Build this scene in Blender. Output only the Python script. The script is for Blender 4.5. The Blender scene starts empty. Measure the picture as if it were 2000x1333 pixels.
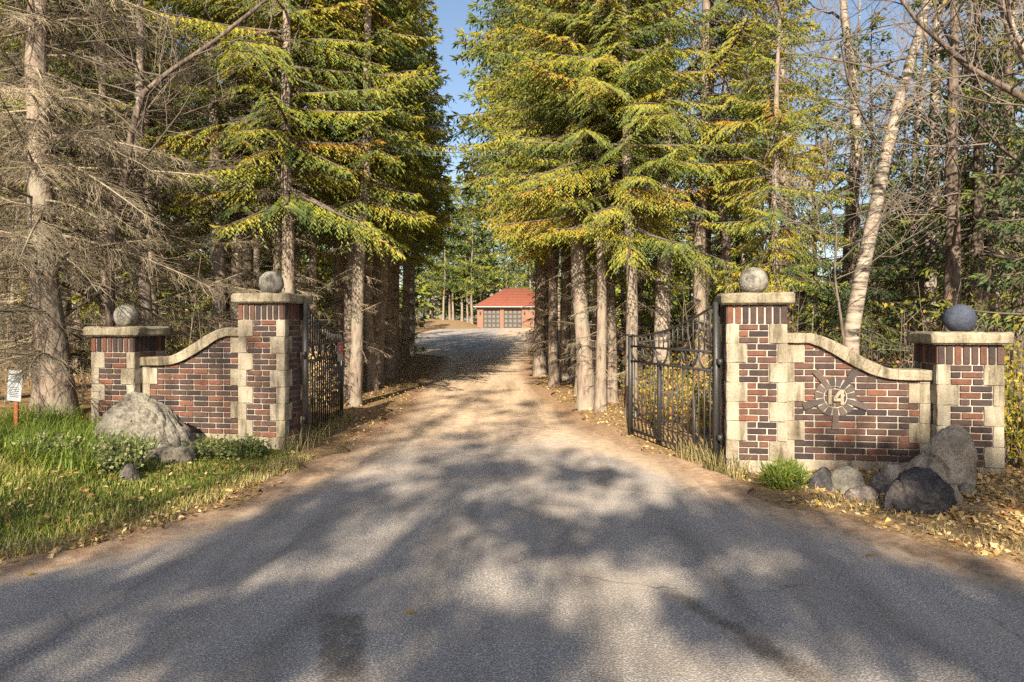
import bpy, bmesh, math, random
import numpy as np
from mathutils import Vector, Matrix, noise as mnoise

# ------------------------------------------------------------------ camera, sky, sun, exposure
R = math.radians
scene = bpy.context.scene
SUN_EL, SHADOW_AZ = 29.0, 8.0          # elevation; shadows fall this many degrees to the right of the view direction (+Y)
cam_d = bpy.data.cameras.new('camera'); cam = bpy.data.objects.new('camera', cam_d)
scene.collection.objects.link(cam); scene.camera = cam
cam.location = (0, 0, 1.56); cam.rotation_euler = (R(90), 0, 0)
cam_d.sensor_width = 36; cam_d.lens = 25.2; cam_d.shift_y = -0.01625
cam_d.clip_start = 0.05; cam_d.clip_end = 2000
world = bpy.data.worlds.new('World'); scene.world = world; world.use_nodes = True
wn = world.node_tree.nodes; wl = world.node_tree.links
sky = wn.new('ShaderNodeTexSky'); sky.sky_type = 'NISHITA'; sky.sun_disc = False
sky.sun_elevation = R(SUN_EL); sky.sun_rotation = R(180 + SHADOW_AZ)
sky.air_density = 1.0; sky.dust_density = 1.6; sky.ozone_density = 0.8
wl.new(sky.outputs[0], wn['Background'].inputs[0]); wn['Background'].inputs[1].default_value = 0.072
sun_d = bpy.data.lights.new('sun', 'SUN'); sun = bpy.data.objects.new('sun', sun_d); scene.collection.objects.link(sun)
sun_d.energy = 5.0; sun_d.angle = R(0.53); sun_d.color = (1.0, 0.89, 0.70)
az, el = R(SHADOW_AZ), R(SUN_EL)
ldir = Vector((math.sin(az)*math.cos(el), math.cos(az)*math.cos(el), -math.sin(el)))
sun.rotation_euler = ldir.to_track_quat('-Z', 'Y').to_euler(); sun.location = (-3, -20, 15)
vs = scene.view_settings; vs.view_transform = 'Standard'; vs.look = 'None'; vs.gamma = 1; vs.exposure = 1.35
vs.use_curve_mapping = False
scene.cycles.max_bounces = 5; scene.cycles.diffuse_bounces = 3; scene.cycles.glossy_bounces = 2
scene.cycles.transmission_bounces = 2; scene.cycles.transparent_max_bounces = 4
scene.cycles.use_denoising = False
scene.cycles.sample_clamp_indirect = 4.0

rng = np.random.default_rng(11); random.seed(5)
COL = scene.collection

# ------------------------------------------------------------------ helpers
def link(name, data, parent=None, loc=None, rot=None, **props):
    o = bpy.data.objects.new(name, data); COL.objects.link(o)
    if parent: o.parent = parent
    if loc is not None: o.location = loc
    if rot is not None: o.rotation_euler = rot
    for k, v in props.items(): o[k] = v
    return o
def empty(name, loc, rz=0, label=None, category=None, group=None):
    o = link(name, None, None, loc, (0, 0, rz)); o.empty_display_size = .2
    if label: o['label'] = label
    if category: o['category'] = category
    if group: o['group'] = group
    return o
def npmesh(name, V, quads=None, tris=None, mats=(), mat_idx=None, attrs=None, smooth=False):
    me = bpy.data.meshes.new(name)
    V = np.ascontiguousarray(V, dtype=np.float32).reshape(-1, 3)
    nq = 0 if quads is None else len(quads); nt = 0 if tris is None else len(tris)
    me.vertices.add(len(V)); me.vertices.foreach_set('co', V.ravel())
    loops = []; starts = []
    if nq: loops.append(np.asarray(quads, np.int32).ravel()); starts.append(np.arange(nq, dtype=np.int32)*4)
    if nt: loops.append(np.asarray(tris, np.int32).ravel()); starts.append(nq*4 + np.arange(nt, dtype=np.int32)*3)
    L = np.concatenate(loops); S = np.concatenate(starts)
    me.loops.add(len(L)); me.loops.foreach_set('vertex_index', L)
    me.polygons.add(nq+nt); me.polygons.foreach_set('loop_start', S)
    for m in mats: me.materials.append(m)
    if mat_idx is not None: me.polygons.foreach_set('material_index', np.asarray(mat_idx, np.int32))
    if smooth: me.polygons.foreach_set('use_smooth', np.ones(nq+nt, dtype=bool))
    if attrs:
        for k, a in attrs.items():
            at = me.attributes.new(k, 'FLOAT', 'POINT'); at.data.foreach_set('value', np.ascontiguousarray(a, dtype=np.float32))
    me.update(calc_edges=True)
    return me
class MB:
    """collects vertex / quad / tri blocks with a material index and per-vertex hue"""
    def __init__(s): s.V=[]; s.Q=[]; s.T=[]; s.qm=[]; s.tm=[]; s.h=[]; s.n=0
    def add(s, V, Q=None, T=None, m=0, hue=0.5):
        V = np.asarray(V, np.float32).reshape(-1, 3)
        if Q is not None and len(Q): s.Q.append(np.asarray(Q, np.int64)+s.n); s.qm.append(np.full(len(Q), m))
        if T is not None and len(T): s.T.append(np.asarray(T, np.int64)+s.n); s.tm.append(np.full(len(T), m))
        s.V.append(V); s.h.append(np.broadcast_to(np.asarray(hue, np.float32), (len(V),)).copy()); s.n += len(V)
    def mesh(s, name, mats, smooth=False):
        q = np.concatenate(s.Q) if s.Q else None; t = np.concatenate(s.T) if s.T else None
        mi = np.concatenate([*s.qm, *s.tm]) if (s.qm or s.tm) else None
        return npmesh(name, np.concatenate(s.V), q, t, mats, mi, {'hue': np.concatenate(s.h)}, smooth)
def norm(a):
    return a/np.maximum(np.linalg.norm(a, axis=-1, keepdims=True), 1e-9)
def frame(D):
    ref = np.where(np.abs(D[:, 2:3]) > .9, np.array([[1., 0, 0]]), np.array([[0., 0, 1]]))
    A = norm(np.cross(D, ref)); B = np.cross(D, A); return A, B
def sticks(mb, P0, P1, r0, r1, m=0, hue=.5, n=3):
    """batch of tapered prisms"""
    P0 = np.asarray(P0, float); P1 = np.asarray(P1, float); N = len(P0)
    if N == 0: return
    r0 = np.broadcast_to(np.asarray(r0, float), (N,)); r1 = np.broadcast_to(np.asarray(r1, float), (N,))
    A, B = frame(norm(P1-P0)); V = np.empty((N, 2*n, 3))
    for k in range(n):
        c, s_ = math.cos(2*math.pi*k/n), math.sin(2*math.pi*k/n); off = A*c + B*s_
        V[:, k] = P0 + off*r0[:, None]; V[:, n+k] = P1 + off*r1[:, None]
    base = np.arange(N)[:, None]*2*n
    Q = np.concatenate([base + np.array([[k, (k+1) % n, n+(k+1) % n, n+k]]) for k in range(n)])
    h = np.repeat(np.broadcast_to(np.asarray(hue, float), (N,)), 2*n)
    mb.add(V.reshape(-1, 3), Q, None, m, h)
def tube(mb, pts, rad, n=8, m=0, hue=.5, jitter=0.0, cap=True):
    pts = np.asarray(pts, float); K = len(pts); rad = np.broadcast_to(np.asarray(rad, float), (K,))
    T = norm(np.gradient(pts, axis=0)); A, B = frame(T)
    for i in range(1, K):                                   # keep the frame from flipping
        a = A[i-1] - T[i]*np.dot(A[i-1], T[i]); A[i] = a/max(np.linalg.norm(a), 1e-9); B[i] = np.cross(T[i], A[i])
    ang = np.arange(n)*2*math.pi/n
    rr = rad[:, None]*(1 + (rng.uniform(-jitter, jitter, (K, n)) if jitter else 0))
    V = pts[:, None] + A[:, None]*(np.cos(ang)[None, :, None]*rr[..., None]) + B[:, None]*(np.sin(ang)[None, :, None]*rr[..., None])
    Q = [[i*n+k, i*n+(k+1) % n, (i+1)*n+(k+1) % n, (i+1)*n+k] for i in range(K-1) for k in range(n)]
    V = V.reshape(-1, 3); Tt = None
    if cap:
        V = np.concatenate([V, pts[:1], pts[-1:]]); c0 = K*n; c1 = c0+1
        Tt = [[c0, (k+1) % n, k] for k in range(n)] + [[c1, (K-1)*n+k, (K-1)*n+(k+1) % n] for k in range(n)]
    mb.add(V, Q, Tt, m, hue)
def diamonds(mb, P, D, L, W, m=0, hue=.5, cross=True, N0=None):
    """batch of pointed needle shoots / leaves: diamond faces along D"""
    N = len(P)
    if N == 0: return
    L = np.broadcast_to(np.asarray(L, float), (N,))[:, None]; W = np.broadcast_to(np.asarray(W, float), (N,))[:, None]
    A, B = frame(D)
    th = rng.uniform(0, math.pi, (N, 1)) if N0 is None else N0
    A2 = A*np.cos(th) + B*np.sin(th); B2 = np.cross(D, A2)
    sides = (A2, B2) if cross else (A2,)
    h = np.broadcast_to(np.asarray(hue, float), (N,))
    for S in sides:
        V = np.stack([P, P + D*L*.4 + S*W*.5, P + D*L, P + D*L*.4 - S*W*.5], 1)
        mb.add(V.reshape(-1, 3), np.arange(N)[:, None]*4 + np.arange(4)[None], None, m, np.repeat(h, 4))
def boxes(mb, c, s, m=0, hue=.5, rot=None):
    c = np.asarray(c, float); s = np.asarray(s, float)/2
    V = np.array([[x, y, z] for z in (-1, 1) for y in (-1, 1) for x in (-1, 1)], float)*s
    if rot is not None: V = V @ np.array(rot.to_3x3()).T
    mb.add(V + c, [[0, 2, 3, 1], [4, 5, 7, 6], [0, 1, 5, 4], [2, 6, 7, 3], [0, 4, 6, 2], [1, 3, 7, 5]], None, m, hue)
def box_mesh(name, s, mat, bevel=0.0, rough=0.0, seed=0, cuts=0):
    bm = bmesh.new(); bmesh.ops.create_cube(bm, size=1)
    for v in bm.verts: v.co = Vector((v.co.x*s[0], v.co.y*s[1], v.co.z*s[2]))
    if bevel: bmesh.ops.bevel(bm, geom=bm.edges[:], offset=bevel, segments=1, affect='EDGES')
    if cuts:
        bmesh.ops.subdivide_edges(bm, edges=[e for e in bm.edges if e.calc_length() > .04], cuts=cuts, use_grid_fill=True)
    if rough:
        for v in bm.verts:
            v.co += mnoise.noise_vector(v.co*9 + Vector((seed*7.3, seed*1.7, 0)))*rough
    me = bpy.data.meshes.new(name); bm.to_mesh(me); bm.free(); me.materials.append(mat); return me

# ------------------------------------------------------------------ materials
def mat(name, rough=.85, spec=.25):
    m = bpy.data.materials.new(name); m.use_nodes = True; nt = m.node_tree; b = nt.nodes['Principled BSDF']
    b.inputs['Roughness'].default_value = rough; b.inputs['Specular IOR Level'].default_value = spec
    return m, nt, b
def nd(nt, t, **kw):
    n = nt.nodes.new(t)
    for k, v in kw.items():
        if k in n.inputs.keys(): n.inputs[k].default_value = v
        else: setattr(n, k, v)
    return n
def ramp(nt, fac, stops, interp='LINEAR'):
    r = nt.nodes.new('ShaderNodeValToRGB'); r.color_ramp.interpolation = interp; e = r.color_ramp.elements
    while len(e) < len(stops): e.new(.5)
    for i, (p, c) in enumerate(stops): e[i].position = p; e[i].color = (*c, 1) if len(c) == 3 else c
    nt.links.new(fac, r.inputs[0]); return r
def noise(nt, scale, detail=4, vec=None, rough=.55, dist=0):
    n = nd(nt, 'ShaderNodeTexNoise'); n.inputs['Scale'].default_value = scale; n.inputs['Detail'].default_value = detail
    n.inputs['Roughness'].default_value = rough; n.inputs['Distortion'].default_value = dist
    if vec is not None: nt.links.new(vec, n.inputs['Vector'])
    return n
def mixc(nt, fac, a, b, mode='MIX'):
    n = nt.nodes.new('ShaderNodeMix'); n.data_type = 'RGBA'; n.blend_type = mode
    for sock, v in ((n.inputs[0], fac), (n.inputs[6], a), (n.inputs[7], b)):
        if hasattr(v, 'is_linked'): nt.links.new(v, sock)
        else: sock.default_value = v if not isinstance(v, tuple) or len(v) == 4 else (*v, 1)
    return n.outputs[2]
def bump(nt, b, h, strength=.5, dist=.02):
    n = nd(nt, 'ShaderNodeBump'); n.inputs['Strength'].default_value = strength; n.inputs['Distance'].default_value = dist
    nt.links.new(h, n.inputs['Height']); nt.links.new(n.outputs[0], b.inputs['Normal'])
def math_(nt, op, a, b=None, clamp=False):
    n = nt.nodes.new('ShaderNodeMath'); n.operation = op; n.use_clamp = clamp
    for s, v in zip(n.inputs, (a, b)):
        if v is None: continue
        if hasattr(v, 'is_linked'): nt.links.new(v, s)
        else: s.default_value = v
    return n.outputs[0]
def attr(nt, name):
    n = nt.nodes.new('ShaderNodeAttribute'); n.attribute_name = name; return n.outputs['Fac']
def pos(nt): return nt.nodes.new('ShaderNodeNewGeometry').outputs['Position']
def objco(nt): return nt.nodes.new('ShaderNodeTexCoord').outputs['Object']
def orand(nt): return nt.nodes.new('ShaderNodeObjectInfo').outputs['Random']
def leafy(name, stops, trans=.3, rough=.6, shift=.12, vary=1.2):
    """foliage: hue attribute + world patches pick the colour; some light passes through"""
    m, nt, b = mat(name, rough, .3)
    h = attr(nt, 'hue'); n = noise(nt, vary, 2, pos(nt))
    f = math_(nt, 'ADD', h, math_(nt, 'MULTIPLY', math_(nt, 'SUBTRACT', n.outputs['Fac'], .5), shift*4))
    f = math_(nt, 'ADD', f, math_(nt, 'MULTIPLY', math_(nt, 'SUBTRACT', orand(nt), .5), shift))
    c = ramp(nt, f, stops); nt.links.new(c.outputs[0], b.inputs['Base Color'])
    if trans:
        t = nt.nodes.new('ShaderNodeBsdfTranslucent'); nt.links.new(c.outputs[0], t.inputs[0])
        mx = nt.nodes.new('ShaderNodeMixShader'); mx.inputs[0].default_value = trans
        nt.links.new(b.outputs[0], mx.inputs[1]); nt.links.new(t.outputs[0], mx.inputs[2])
        nt.links.new(mx.outputs[0], nt.nodes['Material Output'].inputs[0])
    return m
def barky(name, stops, scale=(9, 9, 2.2), b_str=.9, patch=None):
    m, nt, b = mat(name, .9, .15)
    mp = nd(nt, 'ShaderNodeMapping'); mp.inputs['Scale'].default_value = scale; nt.links.new(objco(nt), mp.inputs[0])
    ofs = nd(nt, 'ShaderNodeVectorMath', operation='ADD'); nt.links.new(mp.outputs[0], ofs.inputs[0])
    cmb = nd(nt, 'ShaderNodeCombineXYZ'); nt.links.new(math_(nt, 'MULTIPLY', orand(nt), 31.0), cmb.inputs[2]); nt.links.new(cmb.outputs[0], ofs.inputs[1])
    n1 = noise(nt, 1.6, 6, ofs.outputs[0], .65); vo = nd(nt, 'ShaderNodeTexVoronoi'); vo.inputs['Scale'].default_value = 2.2; nt.links.new(ofs.outputs[0], vo.inputs['Vector'])
    f = math_(nt, 'ADD', math_(nt, 'MULTIPLY', n1.outputs['Fac'], .75), math_(nt, 'MULTIPLY', vo.outputs['Distance'], .28))
    c = ramp(nt, f, stops).outputs[0]
    if patch:
        n2 = noise(nt, 2.2, 4, objco(nt), .6); c = mixc(nt, ramp(nt, n2.outputs['Fac'], [(.48, (0, 0, 0)), (.62, (1, 1, 1))]).outputs[0], c, patch)
    nt.links.new(c, b.inputs['Base Color']); bump(nt, b, f, b_str, .03)
    return m

M = {}
NEEDLE = [(.0, (.026, .056, .028)), (.25, (.075, .130, .040)), (.45, (.190, .235, .048)), (.66, (.36, .355, .045)), (.86, (.45, .37, .045)), (1., (.42, .23, .045))]
M['needles'] = leafy('spruce_needles', NEEDLE, .34, .55, .10, .8)
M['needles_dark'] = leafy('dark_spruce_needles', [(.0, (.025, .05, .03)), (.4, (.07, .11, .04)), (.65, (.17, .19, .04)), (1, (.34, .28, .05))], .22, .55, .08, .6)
M['twig'] = leafy('dead_twig', [(0, (.035, .029, .022)), (.35, (.098, .080, .056)), (.7, (.215, .175, .122)), (1, (.37, .30, .205))], 0, .9, .08, 1.5)
M['twig_dark'] = leafy('bare_twig', [(0, (.05, .04, .035)), (.5, (.13, .10, .085)), (1, (.26, .21, .165))], 0, .9, .08, 1.5)
M['bark'] = barky('spruce_bark', [(.3, (.055, .042, .034)), (.46, (.19, .145, .115)), (.62, (.26, .205, .16)), (.8, (.37, .31, .25))], patch=(.24, .21, .165))
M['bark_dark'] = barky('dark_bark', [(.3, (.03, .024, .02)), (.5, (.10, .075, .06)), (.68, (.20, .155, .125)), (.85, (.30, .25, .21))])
def birch_mat():
    m, nt, b = mat('birch_bark', .8, .2)
    mp = nd(nt, 'ShaderNodeMapping'); mp.inputs['Scale'].default_value = (3, 3, 16); nt.links.new(objco(nt), mp.inputs[0])
    n1 = noise(nt, 1.5, 5, mp.outputs[0], .6); n2 = noise(nt, 3.0, 4, objco(nt), .6)
    c1 = ramp(nt, n1.outputs['Fac'], [(.40, (.045, .036, .03)), (.49, (.20, .165, .13)), (.68, (.36, .315, .26))]).outputs[0]
    c = mixc(nt, ramp(nt, n2.outputs['Fac'], [(.46, (0, 0, 0)), (.64, (1, 1, 1))]).outputs[0], c1, (.30, .24, .19))
    nt.links.new(c, b.inputs['Base Color']); bump(nt, b, n1.outputs['Fac'], .4, .02); return m
M['birch'] = birch_mat()
def stone_mat(name, stops, s1=3., s2=60., moss=None, b=.6):
    m, nt, bs = mat(name, .9, .2); p = pos(nt)
    n1 = noise(nt, s1, 5, p, .6); n2 = noise(nt, s2, 3, p, .7)
    f = math_(nt, 'ADD', math_(nt, 'MULTIPLY', n1.outputs['Fac'], .55), math_(nt, 'MULTIPLY', n2.outputs['Fac'], .45))
    f = math_(nt, 'ADD', f, math_(nt, 'MULTIPLY', math_(nt, 'SUBTRACT', orand(nt), .5), .12))
    c = ramp(nt, f, stops).outputs[0]
    if moss:
        n3 = noise(nt, 5, 5, p, .65); c = mixc(nt, math_(nt, 'MULTIPLY', ramp(nt, n3.outputs['Fac'], [(.54, (0, 0, 0)), (.68, (1, 1, 1))]).outputs[0], .75), c, moss)
    if name in ('limestone_block', 'weathered_cap_stone', 'mortar', 'pitted_concrete_ball'):
        mp = nd(nt, 'ShaderNodeMapping'); mp.inputs['Scale'].default_value = (7, 7, 1.1); nt.links.new(p, mp.inputs[0]); sn = noise(nt, 1.4, 5, mp.outputs[0], .65)
        c = mixc(nt, 1.0, c, ramp(nt, sn.outputs['Fac'], [(.34, (.42, .40, .36)), (.5, (.95, .94, .92)), (.65, (1.08, 1.08, 1.08))]).outputs[0], 'MULTIPLY')
    nt.links.new(c, bs.inputs['Base Color']); bump(nt, bs, f, b, .02); return m
M['lime'] = stone_mat('limestone_block', [(.3, (.12, .098, .068)), (.45, (.25, .212, .158)), (.58, (.325, .284, .220)), (.75, (.385, .345, .28))])
M['cap'] = stone_mat('weathered_cap_stone', [(.3, (.085, .07, .048)), (.45, (.215, .18, .13)), (.6, (.31, .27, .20)), (.75, (.38, .345, .275))], 4, 45, (.12, .11, .05), .9)
M['ball'] = stone_mat('pitted_concrete_ball', [(.36, (.07, .066, .058)), (.44, (.21, .195, .17)), (.55, (.31, .29, .255)), (.75, (.39, .37, .335))], 6, 70, None, .9)
M['ball_shaded'] = stone_mat('shade_tinted_ball', [(.34, (.016, .019, .029)), (.5, (.037, .044, .066)), (.7, (.075, .085, .115))], 5, 70, None, .8)  # shade on the outer right ball is put into its dark colour
M['mortar'] = stone_mat('mortar', [(.3, (.26, .23, .19)), (.6, (.41, .375, .32)), (.8, (.47, .44, .385))], 4, 90, None, .4)
M['rock'] = stone_mat('granite_boulder', [(.34, (.035, .030, .024)), (.45, (.115, .100, .080)), (.55, (.20, .178, .148)), (.72, (.34, .31, .265))], 5, 34, (.15, .14, .09), 1.3)
M['rock_warm'] = stone_mat('tan_boulder', [(.34, (.08, .065, .05)), (.45, (.19, .155, .12)), (.57, (.29, .245, .195)), (.75, (.42, .365, .30))], 4.5, 40, (.13, .115, .09), 1.2)
M['rock_dark'] = stone_mat('dark_boulder', [(.34, (.018, .017, .019)), (.46, (.05, .046, .048)), (.57, (.10, .083, .076)), (.72, (.28, .23, .19))], 4, 36, None, 1.2)
def brick_mat(name, stops):
    m, nt, b = mat(name, .85, .2); n2 = noise(nt, 80, 3, pos(nt), .7); n1 = noise(nt, 12, 3, pos(nt), .6)
    c = ramp(nt, orand(nt), stops, 'LINEAR').outputs[0]
    f = math_(nt, 'ADD', math_(nt, 'MULTIPLY', n2.outputs['Fac'], .9), math_(nt, 'MULTIPLY', n1.outputs['Fac'], .6))
    v = ramp(nt, f, [(.4, (.45, .45, .47)), (.75, (1, 1, 1)), (1., (1.45, 1.35, 1.3))]).outputs[0]
    nt.links.new(mixc(nt, 1.0, c, v, 'MULTIPLY'), b.inputs['Base Color']); bump(nt, b, n2.outputs['Fac'], .5, .006); return m
M['brick'] = brick_mat('clay_brick', [(0, (.036, .027, .027)), (.35, (.062, .040, .036)), (.6, (.084, .049, .039)), (.8, (.112, .054, .040)), (.92, (.165, .068, .042)), (1, (.030, .025, .029))])
M['burst'] = brick_mat('dark_burst_brick', [(0, (.050, .043, .040)), (.5, (.075, .06, .055)), (1, (.10, .075, .065))])
def flat(name, c, rough=.6, spec=.3, metal=0, ns=30, var=.35, bmp=.2):
    m, nt, b = mat(name, rough, spec); n = noise(nt, ns, 4, objco(nt), .65); b.inputs['Metallic'].default_value = metal
    d = tuple(x*(1-var) for x in c); l = tuple(min(1, x*(1+var)) for x in c)
    nt.links.new(ramp(nt, n.outputs['Fac'], [(.3, d), (.5, c), (.72, l)]).outputs[0], b.inputs['Base Color']); bump(nt, b, n.outputs['Fac'], bmp, .01); return m
M['iron'] = flat('painted_iron', (.030, .028, .028), .5, .5, .0, 60, .5)
M['rust'] = flat('rusty_post', (.25, .09, .035), .8, .2, 0, 40, .5)
M['sign_white'] = flat('grey_sign_white', (.30, .32, .34), .5, .4, 0, 25, .3)  # white toned down to a mottled blue-grey
M['sign_red'] = flat('sign_red', (.50, .035, .03), .5, .4, 0, 25, .2)
M['ink'] = flat('sign_ink', (.03, .03, .04), .6, .3, 0, 60, .5)
M['wire'] = flat('garland_wire', (.06, .09, .075), .6, .3, 0, 60, .4)
M['bulb'] = flat('frosted_bulb', (.12, .15, .14), .4, .4, 0, 60, .2)
M['roof'] = None

def roof_mat():
    m, nt, b = mat('red_roof_tile', .75, .3); w = nd(nt, 'ShaderNodeTexWave', wave_type='BANDS', bands_direction='Z'); w.inputs['Scale'].default_value = 1.3; w.inputs['Distortion'].default_value = .6
    nt.links.new(objco(nt), w.inputs['Vector']); n = noise(nt, 6, 4, objco(nt))
    c = ramp(nt, n.outputs['Fac'], [(.3, (.19, .058, .035)), (.55, (.28, .088, .05)), (.75, (.36, .13, .075))]).outputs[0]
    nt.links.new(mixc(nt, ramp(nt, w.outputs['Fac'], [(.0, (.5, .5, .5)), (.25, (0, 0, 0))]).outputs[0], c, (.2, .06, .04)), b.inputs['Base Color']); bump(nt, b, w.outputs['Fac'], .6, .05); return m
M['roof'] = roof_mat()
def gbrick():
    m, nt, b = mat('garage_brick', .9, .2); br = nd(nt, 'ShaderNodeTexBrick'); br.inputs['Scale'].default_value = 1
    br.inputs['Brick Width'].default_value = .21; br.inputs['Row Height'].default_value = .075; br.inputs['Mortar Size'].default_value = .008
    br.inputs['Color1'].default_value = (.235, .105, .06, 1); br.inputs['Color2'].default_value = (.15, .065, .042, 1); br.inputs['Mortar'].default_value = (.27, .22, .17, 1)
    mp = nd(nt, 'ShaderNodeMapping'); mp.inputs['Rotation'].default_value = (R(90), 0, 0); nt.links.new(objco(nt), mp.inputs[0]); nt.links.new(mp.outputs[0], br.inputs['Vector'])
    nt.links.new(br.outputs[0], b.inputs['Base Color']); return m
M['gbrick'] = gbrick()
M['gpanel'] = flat('garage_panel_paint', (.12, .105, .09), .5, .4, 0, 12, .2)
M['gdoor'] = flat('garage_door_paint', (.04, .035, .03), .5, .4, 0, 12, .2)
M['gtrim'] = flat('garage_trim', (.20, .09, .06), .6, .3, 0, 12, .2)

def road_mat():
    m, nt, b = mat('asphalt_with_sandy_edges', .88, .25); p = pos(nt)
    ag = noise(nt, 150, 2, p, .8); vo = nd(nt, 'ShaderNodeTexVoronoi'); vo.inputs['Scale'].default_value = 85; nt.links.new(p, vo.inputs['Vector'])
    big = noise(nt, 1.3, 5, p, .6); mid = noise(nt, 9, 4, p, .65)
    f = math_(nt, 'ADD', math_(nt, 'MULTIPLY', ag.outputs['Fac'], .6), math_(nt, 'MULTIPLY', vo.outputs['Distance'], .55))
    asp = ramp(nt, f, [(.22, (.070, .062, .056)), (.42, (.19, .17, .153)), (.6, (.335, .30, .27)), (.82, (.60, .54, .49))]).outputs[0]
    asp = mixc(nt, ramp(nt, big.outputs['Fac'], [(.35, (0, 0, 0)), (.7, (.55, .55, .55))]).outputs[0], asp, (.34, .275, .22))
    sand = ramp(nt, math_(nt, 'ADD', math_(nt, 'MULTIPLY', mid.outputs['Fac'], .6), math_(nt, 'MULTIPLY', ag.outputs['Fac'], .4)), [(.3, (.28, .175, .11)), (.45, (.47, .335, .225)), (.6, (.60, .46, .33)), (.8, (.70, .57, .43))]).outputs[0]
    d = attr(nt, 'dirt_and_sun'); dn = math_(nt, 'ADD', d, math_(nt, 'MULTIPLY', math_(nt, 'SUBTRACT', math_(nt, 'ADD', math_(nt, 'MULTIPLY', big.outputs['Fac'], .6), math_(nt, 'MULTIPLY', mid.outputs['Fac'], .4)), .5), 1.1))
    c = mixc(nt, ramp(nt, dn, [(.25, (0, 0, 0)), (.75, (1, 1, 1))]).outputs[0], asp, sand)
    litter = ramp(nt, mid.outputs['Fac'], [(.35, (.14, .075, .04)), (.6, (.27, .15, .075)), (.8, (.36, .23, .12))]).outputs[0]
    ln = math_(nt, 'ADD', attr(nt, 'litter'), math_(nt, 'MULTIPLY', math_(nt, 'SUBTRACT', mid.outputs['Fac'], .5), 1.6))
    c = mixc(nt, ramp(nt, ln, [(.4, (0, 0, 0)), (.7, (.8, .8, .8))]).outputs[0], c, litter)
    st = math_(nt, 'ADD', attr(nt, 'stain'), math_(nt, 'MULTIPLY', math_(nt, 'SUBTRACT', math_(nt, 'ADD', math_(nt, 'MULTIPLY', mid.outputs['Fac'], .5), math_(nt, 'MULTIPLY', ag.outputs['Fac'], .5)), .5), .9))
    dark = ramp(nt, f, [(.25, (.028, .022, .018)), (.5, (.075, .058, .044)), (.8, (.19, .15, .115))]).outputs[0]
    c = mixc(nt, ramp(nt, st, [(.35, (0, 0, 0)), (.65, (.85, .85, .85))]).outputs[0], c, dark)
    # wheel-worn bands, patches and hairline cracks
    mp = nd(nt, 'ShaderNodeMapping'); mp.inputs['Scale'].default_value = (1.6, .22, 1); nt.links.new(p, mp.inputs[0]); wr = noise(nt, 1.5, 4, mp.outputs[0], .55, .6)
    c = mixc(nt, 1.0, c, ramp(nt, wr.outputs['Fac'], [(.3, (.68, .67, .66)), (.5, (1, 1, 1)), (.7, (1.22, 1.2, 1.17))]).outputs[0], 'MULTIPLY')
    wv = noise(nt, 2.2, 3, p, .6); pd = nd(nt, 'ShaderNodeVectorMath', operation='MULTIPLY_ADD'); nt.links.new(wv.outputs['Color'], pd.inputs[0]); pd.inputs[1].default_value = (.5, .5, .5); nt.links.new(p, pd.inputs[2])
    ck = nd(nt, 'ShaderNodeTexVoronoi', feature='DISTANCE_TO_EDGE'); ck.inputs['Scale'].default_value = .62; nt.links.new(pd.outputs[0], ck.inputs['Vector'])
    cm = math_(nt, 'MULTIPLY', ramp(nt, ck.outputs['Distance'], [(.0, (1, 1, 1)), (.008, (0, 0, 0))]).outputs[0], ramp(nt, big.outputs['Fac'], [(.48, (0, 0, 0)), (.6, (.55, .55, .55))]).outputs[0])
    c = mixc(nt, cm, c, (.045, .038, .033))
    nt.links.new(c, b.inputs['Base Color']); bump(nt, b, f, .8, .008); return m
M['road'] = road_mat()
def ground_mat():
    m, nt, b = mat('forest_floor', .95, .1); p = pos(nt)
    n1 = noise(nt, 14, 5, p, .7); n2 = noise(nt, 60, 3, p, .7); n3 = noise(nt, 1.1, 3, p)
    f = math_(nt, 'ADD', math_(nt, 'MULTIPLY', n1.outputs['Fac'], .55), math_(nt, 'MULTIPLY', n2.outputs['Fac'], .45))
    lit = ramp(nt, f, [(.3, (.07, .045, .026)), (.45, (.21, .135, .072)), (.58, (.37, .25, .13)), (.75, (.52, .39, .23))]).outputs[0]
    grs = ramp(nt, f, [(.3, (.03, .035, .015)), (.5, (.07, .085, .025)), (.7, (.16, .15, .05))]).outputs[0]
    g = math_(nt, 'ADD', attr(nt, 'lawn'), math_(nt, 'MULTIPLY', math_(nt, 'SUBTRACT', n3.outputs['Fac'], .5), .5))
    nt.links.new(mixc(nt, ramp(nt, g, [(.35, (0, 0, 0)), (.6, (1, 1, 1))]).outputs[0], lit, grs), b.inputs['Base Color']); bump(nt, b, f, .9, .04); return m
M['ground'] = ground_mat()
M['grass'] = leafy('lawn_grass', [(0, (.065, .115, .02)), (.4, (.15, .215, .03)), (.65, (.27, .285, .05)), (.85, (.40, .35, .12)), (1, (.50, .41, .2))], .3, .5, .1, 1.6)
M['dry_grass'] = leafy('dry_grass', [(0, (.12, .13, .04)), (.35, (.27, .22, .09)), (.7, (.42, .33, .17)), (1, (.52, .42, .25))], .3, .6, .1, 1.6)
M['leaf_litter'] = leafy('fallen_leaves', [(0, (.13, .065, .03)), (.25, (.31, .16, .06)), (.55, (.50, .33, .14)), (.85, (.63, .49, .24)), (1, (.66, .40, .06))], .15, .7, .08, 2)
M['leaf_yellow'] = leafy('yellow_autumn_leaves', [(0, (.10, .12, .02)), (.4, (.30, .27, .035)), (.7, (.46, .34, .04)), (1, (.46, .19, .03))], .35, .5, .12, 1.2)
M['leaf_green'] = leafy('shrub_leaves', [(0, (.06, .09, .025)), (.45, (.16, .2, .06)), (.75, (.30, .32, .13)), (1, (.42, .42, .22))], .3, .5, .1, 2)
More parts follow.
